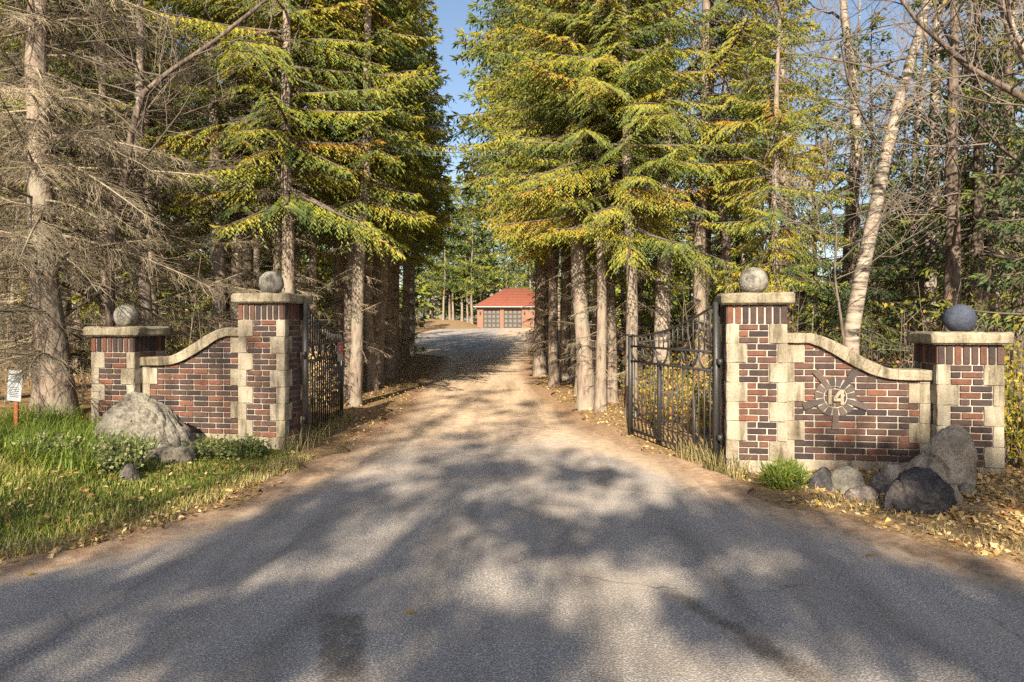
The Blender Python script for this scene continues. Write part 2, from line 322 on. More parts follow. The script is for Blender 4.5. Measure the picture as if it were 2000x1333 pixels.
M['leaf_shade'] = leafy('broad_leaves', [(0, (.05, .08, .02)), (.5, (.12, .14, .03)), (1, (.3, .24, .05))], .05, .5, .1, 1)

# ------------------------------------------------------------------ plan of the ground
LY = np.array([-12, -8, 0.0, 1.0, 3.0, 4.54, 4.9, 5.38, 6.2, 7.64, 9.66, 12.3, 18, 29, 33, 45, 92, 99])
LX = np.array([-90, -60, -30, -8., -4.6, -3.24, -2.97, -2.69, -2.45, -2.18, -2.15, -2.1, -2.35, -2.9, -5.5, -8.5, -9.5, -9.5])
RY = np.array([-12, -8, 0.0, 1.0, 3.0, 4.45, 5.25, 6.4, 8.06, 9.66, 12.3, 16.1, 20, 30, 50, 98, 99])
RX = np.array([90, 60, 30, 8., 4.6, 3.18, 2.8, 2.29, 1.95, 1.55, 1.12, .75, .62, .8, 1.4, 3.2, 3.2])
def xl(y): return np.interp(y, LY, LX)
def xr(y): return np.interp(y, RY, RX)
def sm(a, b, x): t = np.clip((np.asarray(x, float)-a)/(b-a), 0, 1); return t*t*(3-2*t)
def hgt(x, y):
    x = np.asarray(x, float); y = np.asarray(y, float)
    z = .0117*np.clip(y-9, 0, 91)
    dl = np.clip(xl(y)-x, 0, 40); dr = np.clip(x-xr(y), 0, 40); near = sm(1.5, 3.5, y)
    z = z + near*(.05*sm(.05, .5, dl) + .20*sm(.5, 3.2, dl) + .02*sm(.05, .4, dr) + .05*sm(.3, 2.5, dr))
    wob = .045*np.sin(x*1.7+y*.9)*np.sin(y*1.3-x*.6) + .02*np.sin(x*4.1+1)*np.sin(y*3.7)
    z = z + near*wob*(sm(.3, 1.6, dl)+sm(.3, 1.6, dr))
    z = z + 1.2*sm(90, 112, y)*sm(3, 9, -x) # bank left of the garage
    return z
def H(x, y): return float(hgt(x, y))
def D(px, d): return (px-1000)/1400*d          # plan x of photo column px at distance d

# ground: one sheet out to the horizon, finer near the gate
gx = np.concatenate([[-600, -300, -150, -90, -60], np.arange(-44, -12, 2), np.arange(-12, 10, .25), np.arange(10, 44, 2), [60, 90, 150, 300, 600]])
gy = np.concatenate([[-300, -120, -60, -30, -20, -12, -6, 0], np.arange(1.5, 14, .25), np.arange(14, 40, 1), np.arange(40, 130, 4), [150, 200, 300, 500, 900]])
GX, GY = np.meshgrid(gx, gy); GZ = hgt(GX, GY)
inroad = (GX > xl(GY)+.08) & (GX < xr(GY)-.08) & (GY > -10) & (GY < 99)
GZ = np.where(inroad, GZ-.03, GZ)
def grid_quads(nr, nc):
    i = np.arange(nr-1)[:, None]*nc + np.arange(nc-1)[None]; i = i.ravel(); return np.stack([i, i+1, i+nc+1, i+nc], 1)
dlg = xl(GY)-GX
lawn = np.where((dlg > .1) & (GY < 8.9), 1.0, 0.0)*sm(.15, .7, dlg)*(GY > 2)
link('ground', npmesh('ground', np.stack([GX, GY, GZ], -1), grid_quads(len(gy), len(gx)), None, [M['ground']], None, {'lawn': lawn.ravel()}, True), kind='structure')
# road: apron and driveway, one sheet with its own outline
ry = np.concatenate([np.arange(-10, 2, .5), np.arange(2, 8, .045), np.arange(8, 14, .12), np.arange(14, 32, .4), np.arange(32, 99.1, 1.2)])
rt = np.linspace(0, 1, 150); RYg, RT = np.meshgrid(ry, rt, indexing='ij')
# the middle 70 % of the columns lie over the part near the camera
RXg = xl(RYg) + (xr(RYg)-xl(RYg))*RT
edge = .10*np.sin(RYg*2.3) + .07*np.sin(RYg*5.1+1) + .04*np.sin(RYg*11.7)
RXg = RXg + edge*np.where(RT < .5, 1, -1)*np.clip(np.abs(RT-.5)*2-.8, 0, 1)*5*(RYg > 3)
RZ = .0117*np.clip(RYg-9, 0, 91) + .006
# feather the rim into the verge
de = np.minimum(RXg-xl(RYg), xr(RYg)-RXg)
RZ = RZ + .018*(1-sm(0, .25, de))*(RYg > 3)
dirt_and_sun = (1-sm(.05, .95, de))*.9 + .80*sm(5.5, 12.5, RYg)*(1-.75*sm(26, 40, RYg)*(1-.8*sm(-2.5, 0, RXg))) ; dirt_and_sun = np.where(RYg < 2, 0, dirt_and_sun)  # far court: sun and shade put into a sandier right, greyer left
litter = ((1-sm(.05, .8, de))*.62 + .16*sm(8, 11, RYg)*(1-sm(28, 36, RYg)))*(RYg > 3)
sx = .42*sm(-.298, -.258, RXg/RYg.clip(.5))*sm(-.180, -.216, RXg/RYg.clip(.5))*sm(4.0, 3.8, RYg)*(RYg > 1)
cx = .906 + .39*np.clip(4.23-RYg, -1, 3); sx2 = .42*np.exp(-((RXg-cx)/(.09+.05*np.clip(4.3-RYg, 0, 2)))**2)*sm(4.5, 4.0, RYg)
stain = np.maximum(sx*1.25, sx2*1.4) + .12*np.exp(-((RXg+.1)/.9)**2)*sm(7, 4, RYg)
link('driveway', npmesh('driveway', np.stack([RXg, RYg, RZ], -1), grid_quads(len(ry), len(rt)), None, [M['road']], None,
     {'dirt_and_sun': np.clip(dirt_and_sun, 0, 1).ravel(), 'litter': litter.ravel(), 'stain': stain.ravel()}, True), kind='structure')

# ------------------------------------------------------------------ gate walls: pillars, bricks, quoins, caps
BL, BH, JL, CH = .187, .053, .203, .0677        # brick length and height, module length, course height
ME_FULL = [box_mesh('brick', (BL, .04, BH), M['brick'], .003, .0012, k) for k in range(3)]
ME_HALF = [box_mesh('brick', (.0865, .04, BH), M['brick'], .003, .0012, 5+k) for k in range(2)]
ME_SOLD = [box_mesh('brick', (.058, .04, .187), M['brick'], .003, .0012, 9+k) for k in range(2)]
_q = {}
def quoin_mesh(w, h, k):
    key = (round(w, 3), round(h, 3), k)
    if key not in _q: _q[key] = box_mesh('quoin_stone', (w-.004, .05, h-.004), M['lime'], .004, .009, k, 3)
    return _q[key]
def piece(name, me, parent, face, u, z, proud):
    """face = (origin xy, along xy, normal xy): put a piece centred at u along the face and height z"""
    (ox, oy), (ax, ay), (nx, ny) = face
    rz = math.atan2(ay, ax)
    return link(name, me, parent, (ox+ax*u+nx*proud, oy+ay*u+ny*proud, z), (0, 0, rz))
def pillar_face(par, face, ngroups, flip, seed):
    S = .605; ztop = .144 + ngroups*3*CH; r = random.Random(seed)
    for i in range(8):
        piece('brick', r.choice(ME_SOLD), par, face, .035+i*.0765, ztop+.1, -.014 + r.uniform(-.001, .001))
    for g in range(ngroups):
        z0 = ztop-(g+1)*3*CH; a = (g % 2 == 0) != flip; u0 = .117 if a else .2; u1 = u0+.303
        for k in range(3):
            zc = z0+(k+.5)*CH; full_first = (k % 2 == 0) == a; pr = -.015 + r.uniform(-.0015, .0015)
            if full_first:
                piece('brick', r.choice(ME_FULL), par, face, u0+BL/2+.006, zc, pr); piece('brick', r.choice(ME_HALF), par, face, u0+JL+.0495, zc, pr)
            else:
                piece('brick', r.choice(ME_HALF), par, face, u0+.0495, zc, pr); piece('brick', r.choice(ME_FULL), par, face, u0+.1015+BL/2+.006, zc, pr)
        piece('quoin_stone', quoin_mesh(u0-.001, 3*CH, g % 3), par, face, u0/2, z0+1.5*CH, -.020)
        piece('quoin_stone', quoin_mesh(S-u1-.001, 3*CH, g % 3+3), par, face, (S+u1)/2, z0+1.5*CH, -.020)
def cap_mesh(s, h, seed):
    bm = bmesh.new(); bmesh.ops.create_cube(bm, size=1)
    for v in bm.verts: v.co = Vector((v.co.x*s, v.co.y*s, v.co.z*h))
    bmesh.ops.bevel(bm, geom=bm.edges[:], offset=.014, segments=2, affect='EDGES')
    bmesh.ops.subdivide_edges(bm, edges=[e for e in bm.edges if e.calc_length() > .05], cuts=9, use_grid_fill=True)
    for v in bm.verts:
        q = v.co*7 + Vector((seed*3.1, 0, seed)); n = mnoise.noise_vector(q)*.014 + mnoise.noise_vector(q*3.5)*.007
        if v.co.z < -h*.3: n.z *= .2
        v.co += n
    me = bpy.data.meshes.new('cap_stone'); bm.to_mesh(me); bm.free(); me.materials.append(M['cap'])
    for p in me.polygons: p.use_smooth = True
    return me
def ball_mesh(r, m, seed):
    bm = bmesh.new(); bmesh.ops.create_icosphere(bm, subdivisions=5, radius=r)
    for v in bm.verts:
        n = v.co.normalized(); v.co += n*(mnoise.noise(n*2.5+Vector((seed, 0, 0)))*.006 + mnoise.noise(n*16+Vector((seed, 2, 0)))*.0035)
        if v.co.z < -r*.93: v.co.z = -r*.93
    me = bpy.data.meshes.new('ball_finial'); bm.to_mesh(me); bm.free(); me.materials.append(m)
    for p in me.polygons: p.use_smooth = True
    return me
def plain_box(name, lo, hi, m, parent):
    s = [b-a for a, b in zip(lo, hi)]; return link(name, box_mesh(name, s, m, .004), parent, [(a+b)/2 for a, b in zip(lo, hi)])
S = .605; WALL = 1.42; SETB = .16
def build_wing(root, m, dark_outer, seed):
    """local x runs outward from the drive times m; y into the wood; z up"""
    r = random.Random(seed)
    for which, ua, ng in (('inner', 0., 7), ('outer', S+WALL, 5)):
        ztop = .144+ng*3*CH; zc = ztop+.2
        c0 = m*ua; c1 = m*(ua+S); lo, hi = min(c0, c1), max(c0, c1)
        core = plain_box('pillar', (lo+.012, .012, .1), (hi-.012, S-.012, zc), M['mortar'], root)
        core.location = (0, 0, 0); core.data.transform(Matrix.Translation(((lo+hi)/2, S/2, (.1+zc)/2)))
        if which == 'outer': core['label'] = 'shorter outer pillar with a low cap'
        else: core['label'] = 'taller inner pillar beside the iron gate'
        pillar_face(core, ((lo, 0), (1, 0), (0, -1)), ng, m < 0, seed+ng)
        if m > 0: pillar_face(core, ((lo, S), (0, -1), (-1, 0)), ng, True, seed+20+ng)
        else: pillar_face(core, ((hi, 0), (0, 1), (1, 0)), ng, False, seed+20+ng)
        # plain limestone on the far sides, rough plinth, cap and ball
        plain_box('back_stone', (lo+.02, S-.03, .12), (hi-.02, S-.002, zc-.004), M['lime'], core)
        if m > 0: plain_box('side_stone', (hi-.03, .05, .12), (hi-.002, S-.05, zc-.006), M['lime'], core)
        else: plain_box('side_stone', (lo+.002, .05, .12), (lo+.03, S-.05, zc-.006), M['lime'], core)
        pl = link('plinth', box_mesh('plinth', (S+.012, S+.012, .42), M['lime'], .006, .012, seed+ng, 4), core, ((lo+hi)/2, S/2, -.07))
        cp = link('cap_stone', cap_mesh(S+.125, .118, seed+ng), core, ((lo+hi)/2, S/2, zc+.061))
        bmt = M['ball_shaded'] if (which == 'outer' and dark_outer) else M['ball']
        bl = link('ball_finial', ball_mesh(.15, bmt, seed+ng), core, ((lo+hi)/2 + (-.0 if m > 0 else 0), S/2-.05, zc+.118+.139))
        if bmt is M['ball_shaded']: bl['label'] = 'ball coloured dark blue-grey for its shade'
    # wing wall panel
    def ztopc(u): return 1.47-.375*float(sm(.14, .80, u/WALL))
    TH = .11; N = 40; us = [WALL*i/N for i in range(N+1)]
    bm = bmesh.new(); fr = []; bk = []
    y0, y1 = SETB+.012, SETB+.28
    for u in us:
        X = m*(S+u)
        fr.append((bm.verts.new((X, y0, ztopc(u)-TH+.02)), bm.verts.new((X, y0, -.15)))); bk.append((bm.verts.new((X, y1, ztopc(u)-TH+.02)), bm.verts.new((X, y1, -.15))))
    for i in range(N):
        bm.faces.new((fr[i][0], fr[i+1][0], fr[i+1][1], fr[i][1])); bm.faces.new((bk[i+1][0], bk[i][0], bk[i][1], bk[i+1][1])); bm.faces.new((fr[i+1][0], fr[i][0], bk[i][0], bk[i+1][0]))
    bmesh.ops.recalc_face_normals(bm, faces=bm.faces[:])
    me = bpy.data.meshes.new('wing_panel'); bm.to_mesh(me); bm.free(); me.materials.append(M['mortar']); panel = link('wing_panel', me, root)
    panel['label'] = 'low wall panel with an S-curved stone coping'
    face = ((m*S, SETB), (m, 0), (0, -1))
    if m < 0: face = ((m*S, SETB), (-1, 0), (0, -1))
    def clipped(u0, u1, z0, z1, y_in, y_out, mt, name):
        """prism under the coping: top follows the curve"""
        n = max(2, int((u1-u0)/.03)+1); pts = [(u0+(u1-u0)*i/(n-1)) for i in range(n)]
        tops = [min(z1, ztopc(u)-TH+.03) for u in pts]
        if max(tops) < z0+.012: return
        bm = bmesh.new(); rows = []
        for u, t in zip(pts, tops):
            t = max(t, z0+.001); X = m*(S+u)
            rows.append([bm.verts.new((X, y_out, z0)), bm.verts.new((X, y_out, t)), bm.verts.new((X, y_in, t)), bm.verts.new((X, y_in, z0))])
        for a, b in zip(rows, rows[1:]):
            for k in range(4): bm.faces.new((a[k], a[(k+1) % 4], b[(k+1) % 4], b[k]))
        bm.faces.new(rows[0][::-1]); bm.faces.new(rows[-1]); bmesh.ops.recalc_face_normals(bm, faces=bm.faces[:])
        me = bpy.data.meshes.new(name); bm.to_mesh(me); bm.free(); me.materials.append(mt); link(name, me, panel)
    bc = (.50, .805)                                       # centre of the number burst (u, z) on the right wall
    for g in range(6):
        z0 = .144+g*3*CH; b = g % 2 == 0; ua, ub = (.095, 1.31) if b else (.197, 1.208)
        for k in range(3):
            zc = z0+(k+.5)*CH; u = ua+.006; row = g*3+k
            first = True
            while u < ub-.04:
                L = .0865 if (first and row % 2 == 1) else BL; first = False
                if u+L > ub: L = ub-u
                uc = u+L/2; lim = min(ztopc(u), ztopc(u+L))-TH
                hide = m > 0 and (uc-bc[0])**2/(.17+L*.25)**2 + (zc-bc[1])**2/.17**2 < 1
                if True:
                    if zc+BH/2 < lim+.01 and (abs(L-BL) < .002 or abs(L-.0865) < .002):
                        mes = ME_FULL if abs(L-BL) < .002 else ME_HALF
                        link('brick', r.choice(mes), panel, (m*(S+uc), SETB+.015+r.uniform(-.0015, .0015), zc))
                    else: clipped(u, u+L, zc-BH/2, zc+BH/2, SETB+.03, SETB-.005, M['brick'], 'brick')
                u += L+.016
        for (qa, qb) in ((0.001, ua-.002), (ub+.002, WALL-.001)): clipped(qa, qb, z0+.002, z0+3*CH-.002, SETB+.03, SETB-.006, M['lime'], 'quoin_stone')
    link('footing_stone', box_mesh('footing_stone', (WALL-.004, .30, .44), M['lime'], .006, .012, seed+3, 5), panel, (m*(S+WALL/2), SETB+.143, -.078))
    # coping: single stones following the curve
    cuts = [0, .2, .36, .5, .64, .78, .93, 1.1, WALL]
    for a, b in zip(cuts, cuts[1:]):
        bm = bmesh.new(); rows = []; n = 7
        for i in range(n):
            u = a+.0015 + (b-a-.003)*i/(n-1); X = m*(S+u); s_ = (ztopc(u+.005)-ztopc(u-.005))/.01; nn = Vector((-s_, 1)).normalized()
            zt = ztopc(u); ring = []
            for (dy, dz) in ((SETB-.05, -TH), (SETB-.055, -.02), (SETB-.035, .0), (SETB+.31, .0), (SETB+.335, -.02), (SETB+.33, -TH)):
                j = mnoise.noise_vector(Vector((u*9, dy*9+seed, dz*9)))*.006
                ring.append(bm.verts.new((X + m*(-nn.x*0+nn.x*dz*0.9) + j.x*.2, dy+j.y, zt+dz*(1.0/ max(nn.y, .75))*.92 + j.z)))
            rows.append(ring)
        for p, q in zip(rows, rows[1:]):
            for k in range(6): bm.faces.new((p[k], p[(k+1) % 6], q[(k+1) % 6], q[k]))
        bm.faces.new(rows[0][::-1]); bm.faces.new(rows[-1]); bmesh.ops.recalc_face_normals(bm, faces=bm.faces[:])
        me = bpy.data.meshes.new('coping_stone'); bm.to_mesh(me); bm.free(); me.materials.append(M['cap']); link('coping_stone', me, panel)
    return panel, bc
YAW = R(-10)
wing_r = empty('gate_wall', (2.25, 7.5, 0.0), YAW, 'brick and limestone gate wall right of the driveway, with house number 14', 'gate wall', 'gate walls')
panel_r, bc = build_wing(wing_r, 1, True, 3)
wing_l = empty('gate_wall', (-2.74, 8.62, .05), YAW, 'brick and limestone gate wall left of the driveway behind a peaked boulder', 'gate wall', 'gate walls')
build_wing(wing_l, -1, False, 40)
# number 14 inside a burst of radial bricks
def poly_prism(name, pts, y_out, y_in, mt, parent):
    bm = bmesh.new(); f = [bm.verts.new((x, y_out, z)) for x, z in pts]; b = [bm.verts.new((x, y_in, z)) for x, z in pts]; n = len(pts)
    bm.faces.new(f); bm.faces.new(b[::-1])
    for k in range(n): bm.faces.new((f[k], b[k], b[(k+1) % n], f[(k+1) % n]))
    bmesh.ops.recalc_face_normals(bm, faces=bm.faces[:]); me = bpy.data.meshes.new(name); bm.to_mesh(me); bm.free(); me.materials.append(mt); return link(name, me, parent)
bx, bz = S+bc[0], bc[1]
for k in range(15):
    a = math.pi*2*k/15 - math.pi/2; arm = k % 3 == 0
    r0, r1 = .115, (.335 if arm else .205); w0, w1 = .0215, (.037 if arm else .0365); ca, sa = math.cos(a), math.sin(a)
    pts = [(bx+ca*r0-sa*w0, bz+sa*r0+ca*w0), (bx+ca*r0+sa*w0, bz+sa*r0-ca*w0), (bx+ca*r1+sa*w1, bz+sa*r1-ca*w1), (bx+ca*r1-sa*w1, bz+sa*r1+ca*w1)]
    o = poly_prism('burst_brick', pts, SETB-.016-(.006 if arm else 0), SETB+.03, M['burst'], panel_r)
bm = bmesh.new(); ri = []; ro = []
for k in range(30):
    a = math.pi*2*k/30; ca, sa = math.cos(a), math.sin(a)
    ri.append((bm.verts.new((bx+ca*.108, SETB-.0095, bz+sa*.108)), bm.verts.new((bx+ca*.108, SETB+.02, bz+sa*.108)))); ro.append((bm.verts.new((bx+ca*.196, SETB-.0095, bz+sa*.196)), bm.verts.new((bx+ca*.196, SETB+.02, bz+sa*.196))))
for k in range(30):
    j = (k+1) % 30; bm.faces.new((ri[k][0], ri[j][0], ro[j][0], ro[k][0])); bm.faces.new((ro[k][0], ro[j][0], ro[j][1], ro[k][1])); bm.faces.new((ri[j][0], ri[k][0], ri[k][1], ri[j][1]))
bmesh.ops.recalc_face_normals(bm, faces=bm.faces[:]); me = bpy.data.meshes.new('burst_mortar'); bm.to_mesh(me); bm.free(); me.materials.append(M['mortar']); link('burst_mortar', me, panel_r)
def bar(x0, z0, x1, z1, w, name='number'):
    d = Vector((x1-x0, z1-z0)).normalized(); n = Vector((-d.y, d.x))*w/2
    return [(x0+n.x, z0+n.y), (x0-n.x, z0-n.y), (x1-n.x, z1-n.y), (x1+n.x, z1+n.y)]
num1 = poly_prism('numeral', bar(bx-.058, bz-.078, bx-.058, bz+.078, .032), SETB-.030, SETB-.003, M['lime'], panel_r); num1['label'] = 'stone numeral 1'
mb = MB()
num4 = poly_prism('numeral', bar(bx+.062, bz-.078, bx+.062, bz+.078, .032), SETB-.030, SETB-.003, M['lime'], panel_r); num4['label'] = 'stone numeral 4'
bm = bmesh.new(); bm.from_mesh(num4.data)
for pts in (bar(bx-.022, bz-.028, bx+.045, bz-.028, .03), bar(bx-.012, bz-.015, bx+.052, bz+.068, .03)):
    f = [bm.verts.new((x, SETB-.0295, z)) for x, z in pts]; b = [bm.verts.new((x, SETB-.003, z)) for x, z in pts]
    bm.faces.new(f); bm.faces.new(b[::-1])
    for k in range(4): bm.faces.new((f[k], b[k], b[(k+1) % 4], f[(k+1) % 4]))
bmesh.ops.recalc_face_normals(bm, faces=bm.faces[:]); bm.to_mesh(num4.data); bm.free()

# ------------------------------------------------------------------ iron gates
def build_gate(loc, toward, length, zb, label):
    g = empty('iron_gate', loc, math.atan2(toward[1], toward[0]), label, 'gate', 'driveway gates')
    top = lambda x: 1.40+.38*(1-x/length)**2.0
    def tb(name, pts, r, n=6):
        m_ = MB(); tube(m_, pts, r, n); return link(name, m_.mesh(name, [M['iron']]), g)
    def sq(name, lo, hi):
        m_ = MB(); boxes(m_, [(a+b)/2 for a, b in zip(lo, hi)], [b-a for a, b in zip(lo, hi)]); return link(name, m_.mesh(name, [M['iron']]), g)
    sq('hinge_stile', (-.03, -.03, zb-.06), (.03, .03, 1.80)); sq('end_stile', (length-.025, -.025, zb-.04), (length+.025, .025, 1.42))
    sq('stile_foot', (length-.045, -.04, 1.40), (length+.12, .04, 1.425))
    xs = np.linspace(.03, length-.025, 16); tb('top_rail', np.stack([xs, xs*0, top(xs)], 1), .013)
    for z in (1.26, 1.055, zb+.03): sq('rail', (.03, -.012, z-.014), (length-.025, .012, z+.014))
    n = 18
    for i in range(1, n):
        x = length*i/n
        tb('picket', [(x, .0, 1.275), (x, 0, top(x))], .0095); tb('picket', [(x, 0, zb+.04), (x, 0, 1.045)], .0095)
    k = 6; w = (length-.06)/k
    for i in range(k):
        cx = .03+w*(i+.5); a = np.linspace(math.pi, 2*math.pi, 13); rx = w/2-.012
        m_ = MB(); tube(m_, np.stack([cx+rx*np.cos(a), a*0, 1.25+.185*np.sin(a)], 1), .012, 6); link('arc', m_.mesh('arc', [M['iron']]), g)
    for z in (.35, 1.16): sq('hinge', (-.10, -.02, z-.03), (-.03, .02, z+.03))
    return g
gate_l = build_gate((-2.60, 9.02, .03), (-.09, 2.3), 2.3, .07, 'open black iron gate leaf on the left, with a red sign on its end')
gate_r = build_gate((2.20, 7.72, .0), (-.56, 2.2), 2.27, .08, 'open black iron gate leaf on the right, seen through to yellow shrubs')
m_ = MB(); tube(m_, [(1.45, -.035, .06), (1.45, -.035, 1.1)], .032, 8); dr = link('drop_bolt', m_.mesh('drop_bolt', [M['iron']]), gate_r)
m_ = MB(); tube(m_, [(.55, -.035, .02), (.55, -.035, .75)], .02, 8); link('drop_bolt', m_.mesh('drop_bolt', [M['iron']]), gate_r)
# red and white notice on the left gate's far end
def text_mesh(body, size, m, align='CENTER'):
    cu = bpy.data.curves.new('lettering', 'FONT'); cu.body = body; cu.size = size; cu.align_x = align; cu.extrude = .0006; cu.space_line = .8
    o = bpy.data.objects.new('tmp', cu); COL.objects.link(o); dg = bpy.context.evaluated_depsgraph_get()
    me = bpy.data.meshes.new_from_object(o.evaluated_get(dg)); bpy.data.objects.remove(o); bpy.data.curves.remove(cu)
    me.materials.clear(); me.materials.append(m); me.name = 'lettering'; return me
gd = Vector((-.09, 2.3, 0)).normalized(); gp = Vector((-2.60, 9.02, .03)) + gd*2.03
ns = empty('notice_sign', (gp.x, gp.y, 1.00), math.atan2(gd.y, gd.x), 'small red and white notice fixed to the end of the left gate', 'sign')
link('plate', box_mesh('plate', (.40, .004, .29), M['sign_white'], .001), ns, (0, -.032, .145))
link('red_panel', box_mesh('red_panel', (.36, .003, .16), M['sign_red'], .0005), ns, (0, -.0355, .195))
m_ = MB(); boxes(m_, (0, -.0375, .215), (.26, .0015, .028)); boxes(m_, (0, -.0375, .17), (.30, .0015, .022)); link('print_band', m_.mesh('print_band', [M['sign_white']]), ns)

# ------------------------------------------------------------------ boulders
def boulder(pts, m, loc, label, seed, rz=0, sub=4, amp=.035, name='boulder', group=None):
    bm = bmesh.new()
    for p in pts: bm.verts.new(p)
    bmesh.ops.convex_hull(bm, input=bm.verts[:]); bmesh.ops.triangulate(bm, faces=bm.faces[:])
    for _ in range(sub):
        bmesh.ops.subdivide_edges(bm, edges=bm.edges[:], cuts=1, use_grid_fill=True, smooth=.0)
        bmesh.ops.triangulate(bm, faces=bm.faces[:])
        if _ < 2:
            bmesh.ops.smooth_vert(bm, verts=bm.verts[:], factor=.2, use_axis_x=True, use_axis_y=True, use_axis_z=True)
    bm.normal_update()
    for v in bm.verts:
        q = v.co*4+Vector((seed*5.7, seed, 0)); rid = 1-abs(mnoise.noise(q*.7))*2
        cr = max(0, .12-abs(mnoise.noise(q*.9+Vector((9, 0, 0)))))/.12
        v.co += v.normal*(mnoise.noise(q)*amp + mnoise.noise(q*2.7)*amp*.55 + mnoise.noise(q*7)*amp*.3 + mnoise.noise(q*15)*amp*.22 + rid*amp*.45 - cr*amp*1.0 + (abs(mnoise.noise(Vector((q.x*2.6, q.y*2.6, q.z*.7))))-.25)*amp*1.1)
    me = bpy.data.meshes.new(name); bm.to_mesh(me); bm.free(); me.materials.append(m)
    for p in me.polygons: p.use_smooth = sub < 4
    o = link(name, me, None, (loc[0], loc[1], H(loc[0], loc[1])+(loc[2] if len(loc) > 2 else 0)), (0, 0, rz), label=label, category='boulder')
    if group: o['group'] = group
    return o
def rockpts(w, d, h, seed, n=22, top=(0, 0)):
    r = random.Random(seed); out = []
    for i in range(n):
        a = r.uniform(0, 6.283); e = r.uniform(0, 1); rr = math.sqrt(1-e*e*.9)
        out.append((math.cos(a)*rr*w/2*r.uniform(.8, 1.05)+top[0]*e, math.sin(a)*rr*d/2*r.uniform(.8, 1.05)+top[1]*e, e*h*r.uniform(.85, 1)))
    for i in range(8): a = i*.785; out.append((math.cos(a)*w*.5, math.sin(a)*d*.5, -.12))
    return out
LB = 'boulders by the left wall'; RB = 'boulders by the right wall'
boulder([(-.56, -.1, -.1), (-.55, .25, -.1), (-.5, -.25, .12), (-.38, -.3, .3), (-.30, .05, .5), (-.17, -.05, .64), (-.02, -.02, .63), (.06, .1, .60), (.0, -.25, .38), (.24, -.12, .40), (.40, -.05, .24), (.62, .0, .02), (.6, .2, -.1), (.3, .3, .3), (.1, -.4, .0), (.5, -.3, -.1), (-.1, -.45, -.1), (-.1, .35, .45)],
        M['rock'], (D(278, 8.15), 8.15, .0), 'large peaked grey boulder in front of the left wall', 2, amp=.03, group=LB)
boulder([(-.30, -.1, -.1), (-.28, -.12, .12), (.0, -.16, .17), (.2, -.14, .16), (.24, .1, .14), (.28, -.05, -.1), (-.2, .15, .12), (0, .2, -.1), (.05, -.22, -.1)], M['rock'], (D(338, 7.75), 7.75, -.02), 'low flat slab of rock leaning at the foot of the peaked boulder', 8, amp=.018, group=LB)
boulder(rockpts(.34, .26, .2, 5), M['rock'], (D(140, 7.15), 7.15), 'small rounded grey rock among tall grass at far left', 5, sub=3, amp=.02, group=LB)
boulder(rockpts(.19, .17, .17, 6), M['rock_dark'], (D(254, 6.75), 6.75), 'small dark stone at the foot of the pale green bush', 6, sub=3, amp=.012, group=LB)
boulder([(-.30, -.15, -.15), (-.28, .1, .1), (-.22, -.18, .12), (-.02, -.12, .46), (.06, .0, .55), (.16, -.05, .57), (.25, .0, .50), (.30, .05, .2), (.28, -.1, -.1), (.1, -.22, .1), (.1, .2, .4), (-.1, .25, -.1), (.25, .2, -.1), (.1, -.25, -.15), (.27, -.14, .34)],
        M['rock_warm'], (D(1832, 6.75), 6.75), 'tall tan boulder standing against the right outer pillar', 12, amp=.03, group=RB)
boulder([(-.33, -.1, -.1), (-.3, -.1, .14), (-.2, -.1, .28), (-.02, .0, .36), (.12, -.02, .33), (.26, -.05, .2), (.33, -.05, .04), (.3, .1, -.1), (.0, -.28, .05), (.15, -.25, -.12), (-.2, -.2, .02), (0, .25, .2), (-.2, .2, -.1), (.1, -.2, .22)],
        M['rock_dark'], (D(1787, 6.0), 6.0), 'large dark rounded boulder in front of the tan one', 14, amp=.022, group=RB)
boulder(rockpts(.27, .25, .22, 21, top=(.03, 0)), M['rock_dark'], (D(1601, 6.75), 6.75), 'leftmost dark stone in the heap below the number 14', 15, sub=3, amp=.016, group=RB)
boulder(rockpts(.37, .3, .245, 22), M['rock'], (D(1655, 6.65), 6.65), 'rounded grey stone second from left in the heap below the number', 16, sub=3, amp=.018, group=RB)
boulder(rockpts(.33, .28, .15, 23), M['rock_dark'], (D(1686, 6.3), 6.3), 'low dark stone lying in front of the grey one', 17, sub=3, amp=.016, group=RB)
boulder(rockpts(.24, .2, .2, 24), M['rock_dark'], (D(1717, 6.6), 6.6), 'small dark stone tucked behind the low one', 18, sub=3, amp=.014, group=RB)
boulder(rockpts(.26, .2, .23, 25), M['rock_warm'], (D(1748, 6.75), 6.75), 'brownish stone wedged behind the large dark boulder', 19, sub=3, amp=.014, group=RB)
boulder(rockpts(.18, .16, .16, 26), M['rock_warm'], (D(1858, 6.05), 6.05), 'small pinkish stone right of the large dark boulder', 20, sub=3, amp=.012, group=RB)
boulder(rockpts(.16, .14, .11, 27), M['rock'], (D(1888, 6.3), 6.3), 'small pale stone at the foot of the outer right pillar', 21, sub=3, amp=.012, group=RB)
boulder(rockpts(.12, .11, .08, 28), M['rock'], (D(1848, 6.35), 6.35), 'tiny grey stone between the tan boulder and the pinkish one', 22, sub=3, amp=.01, group=RB)

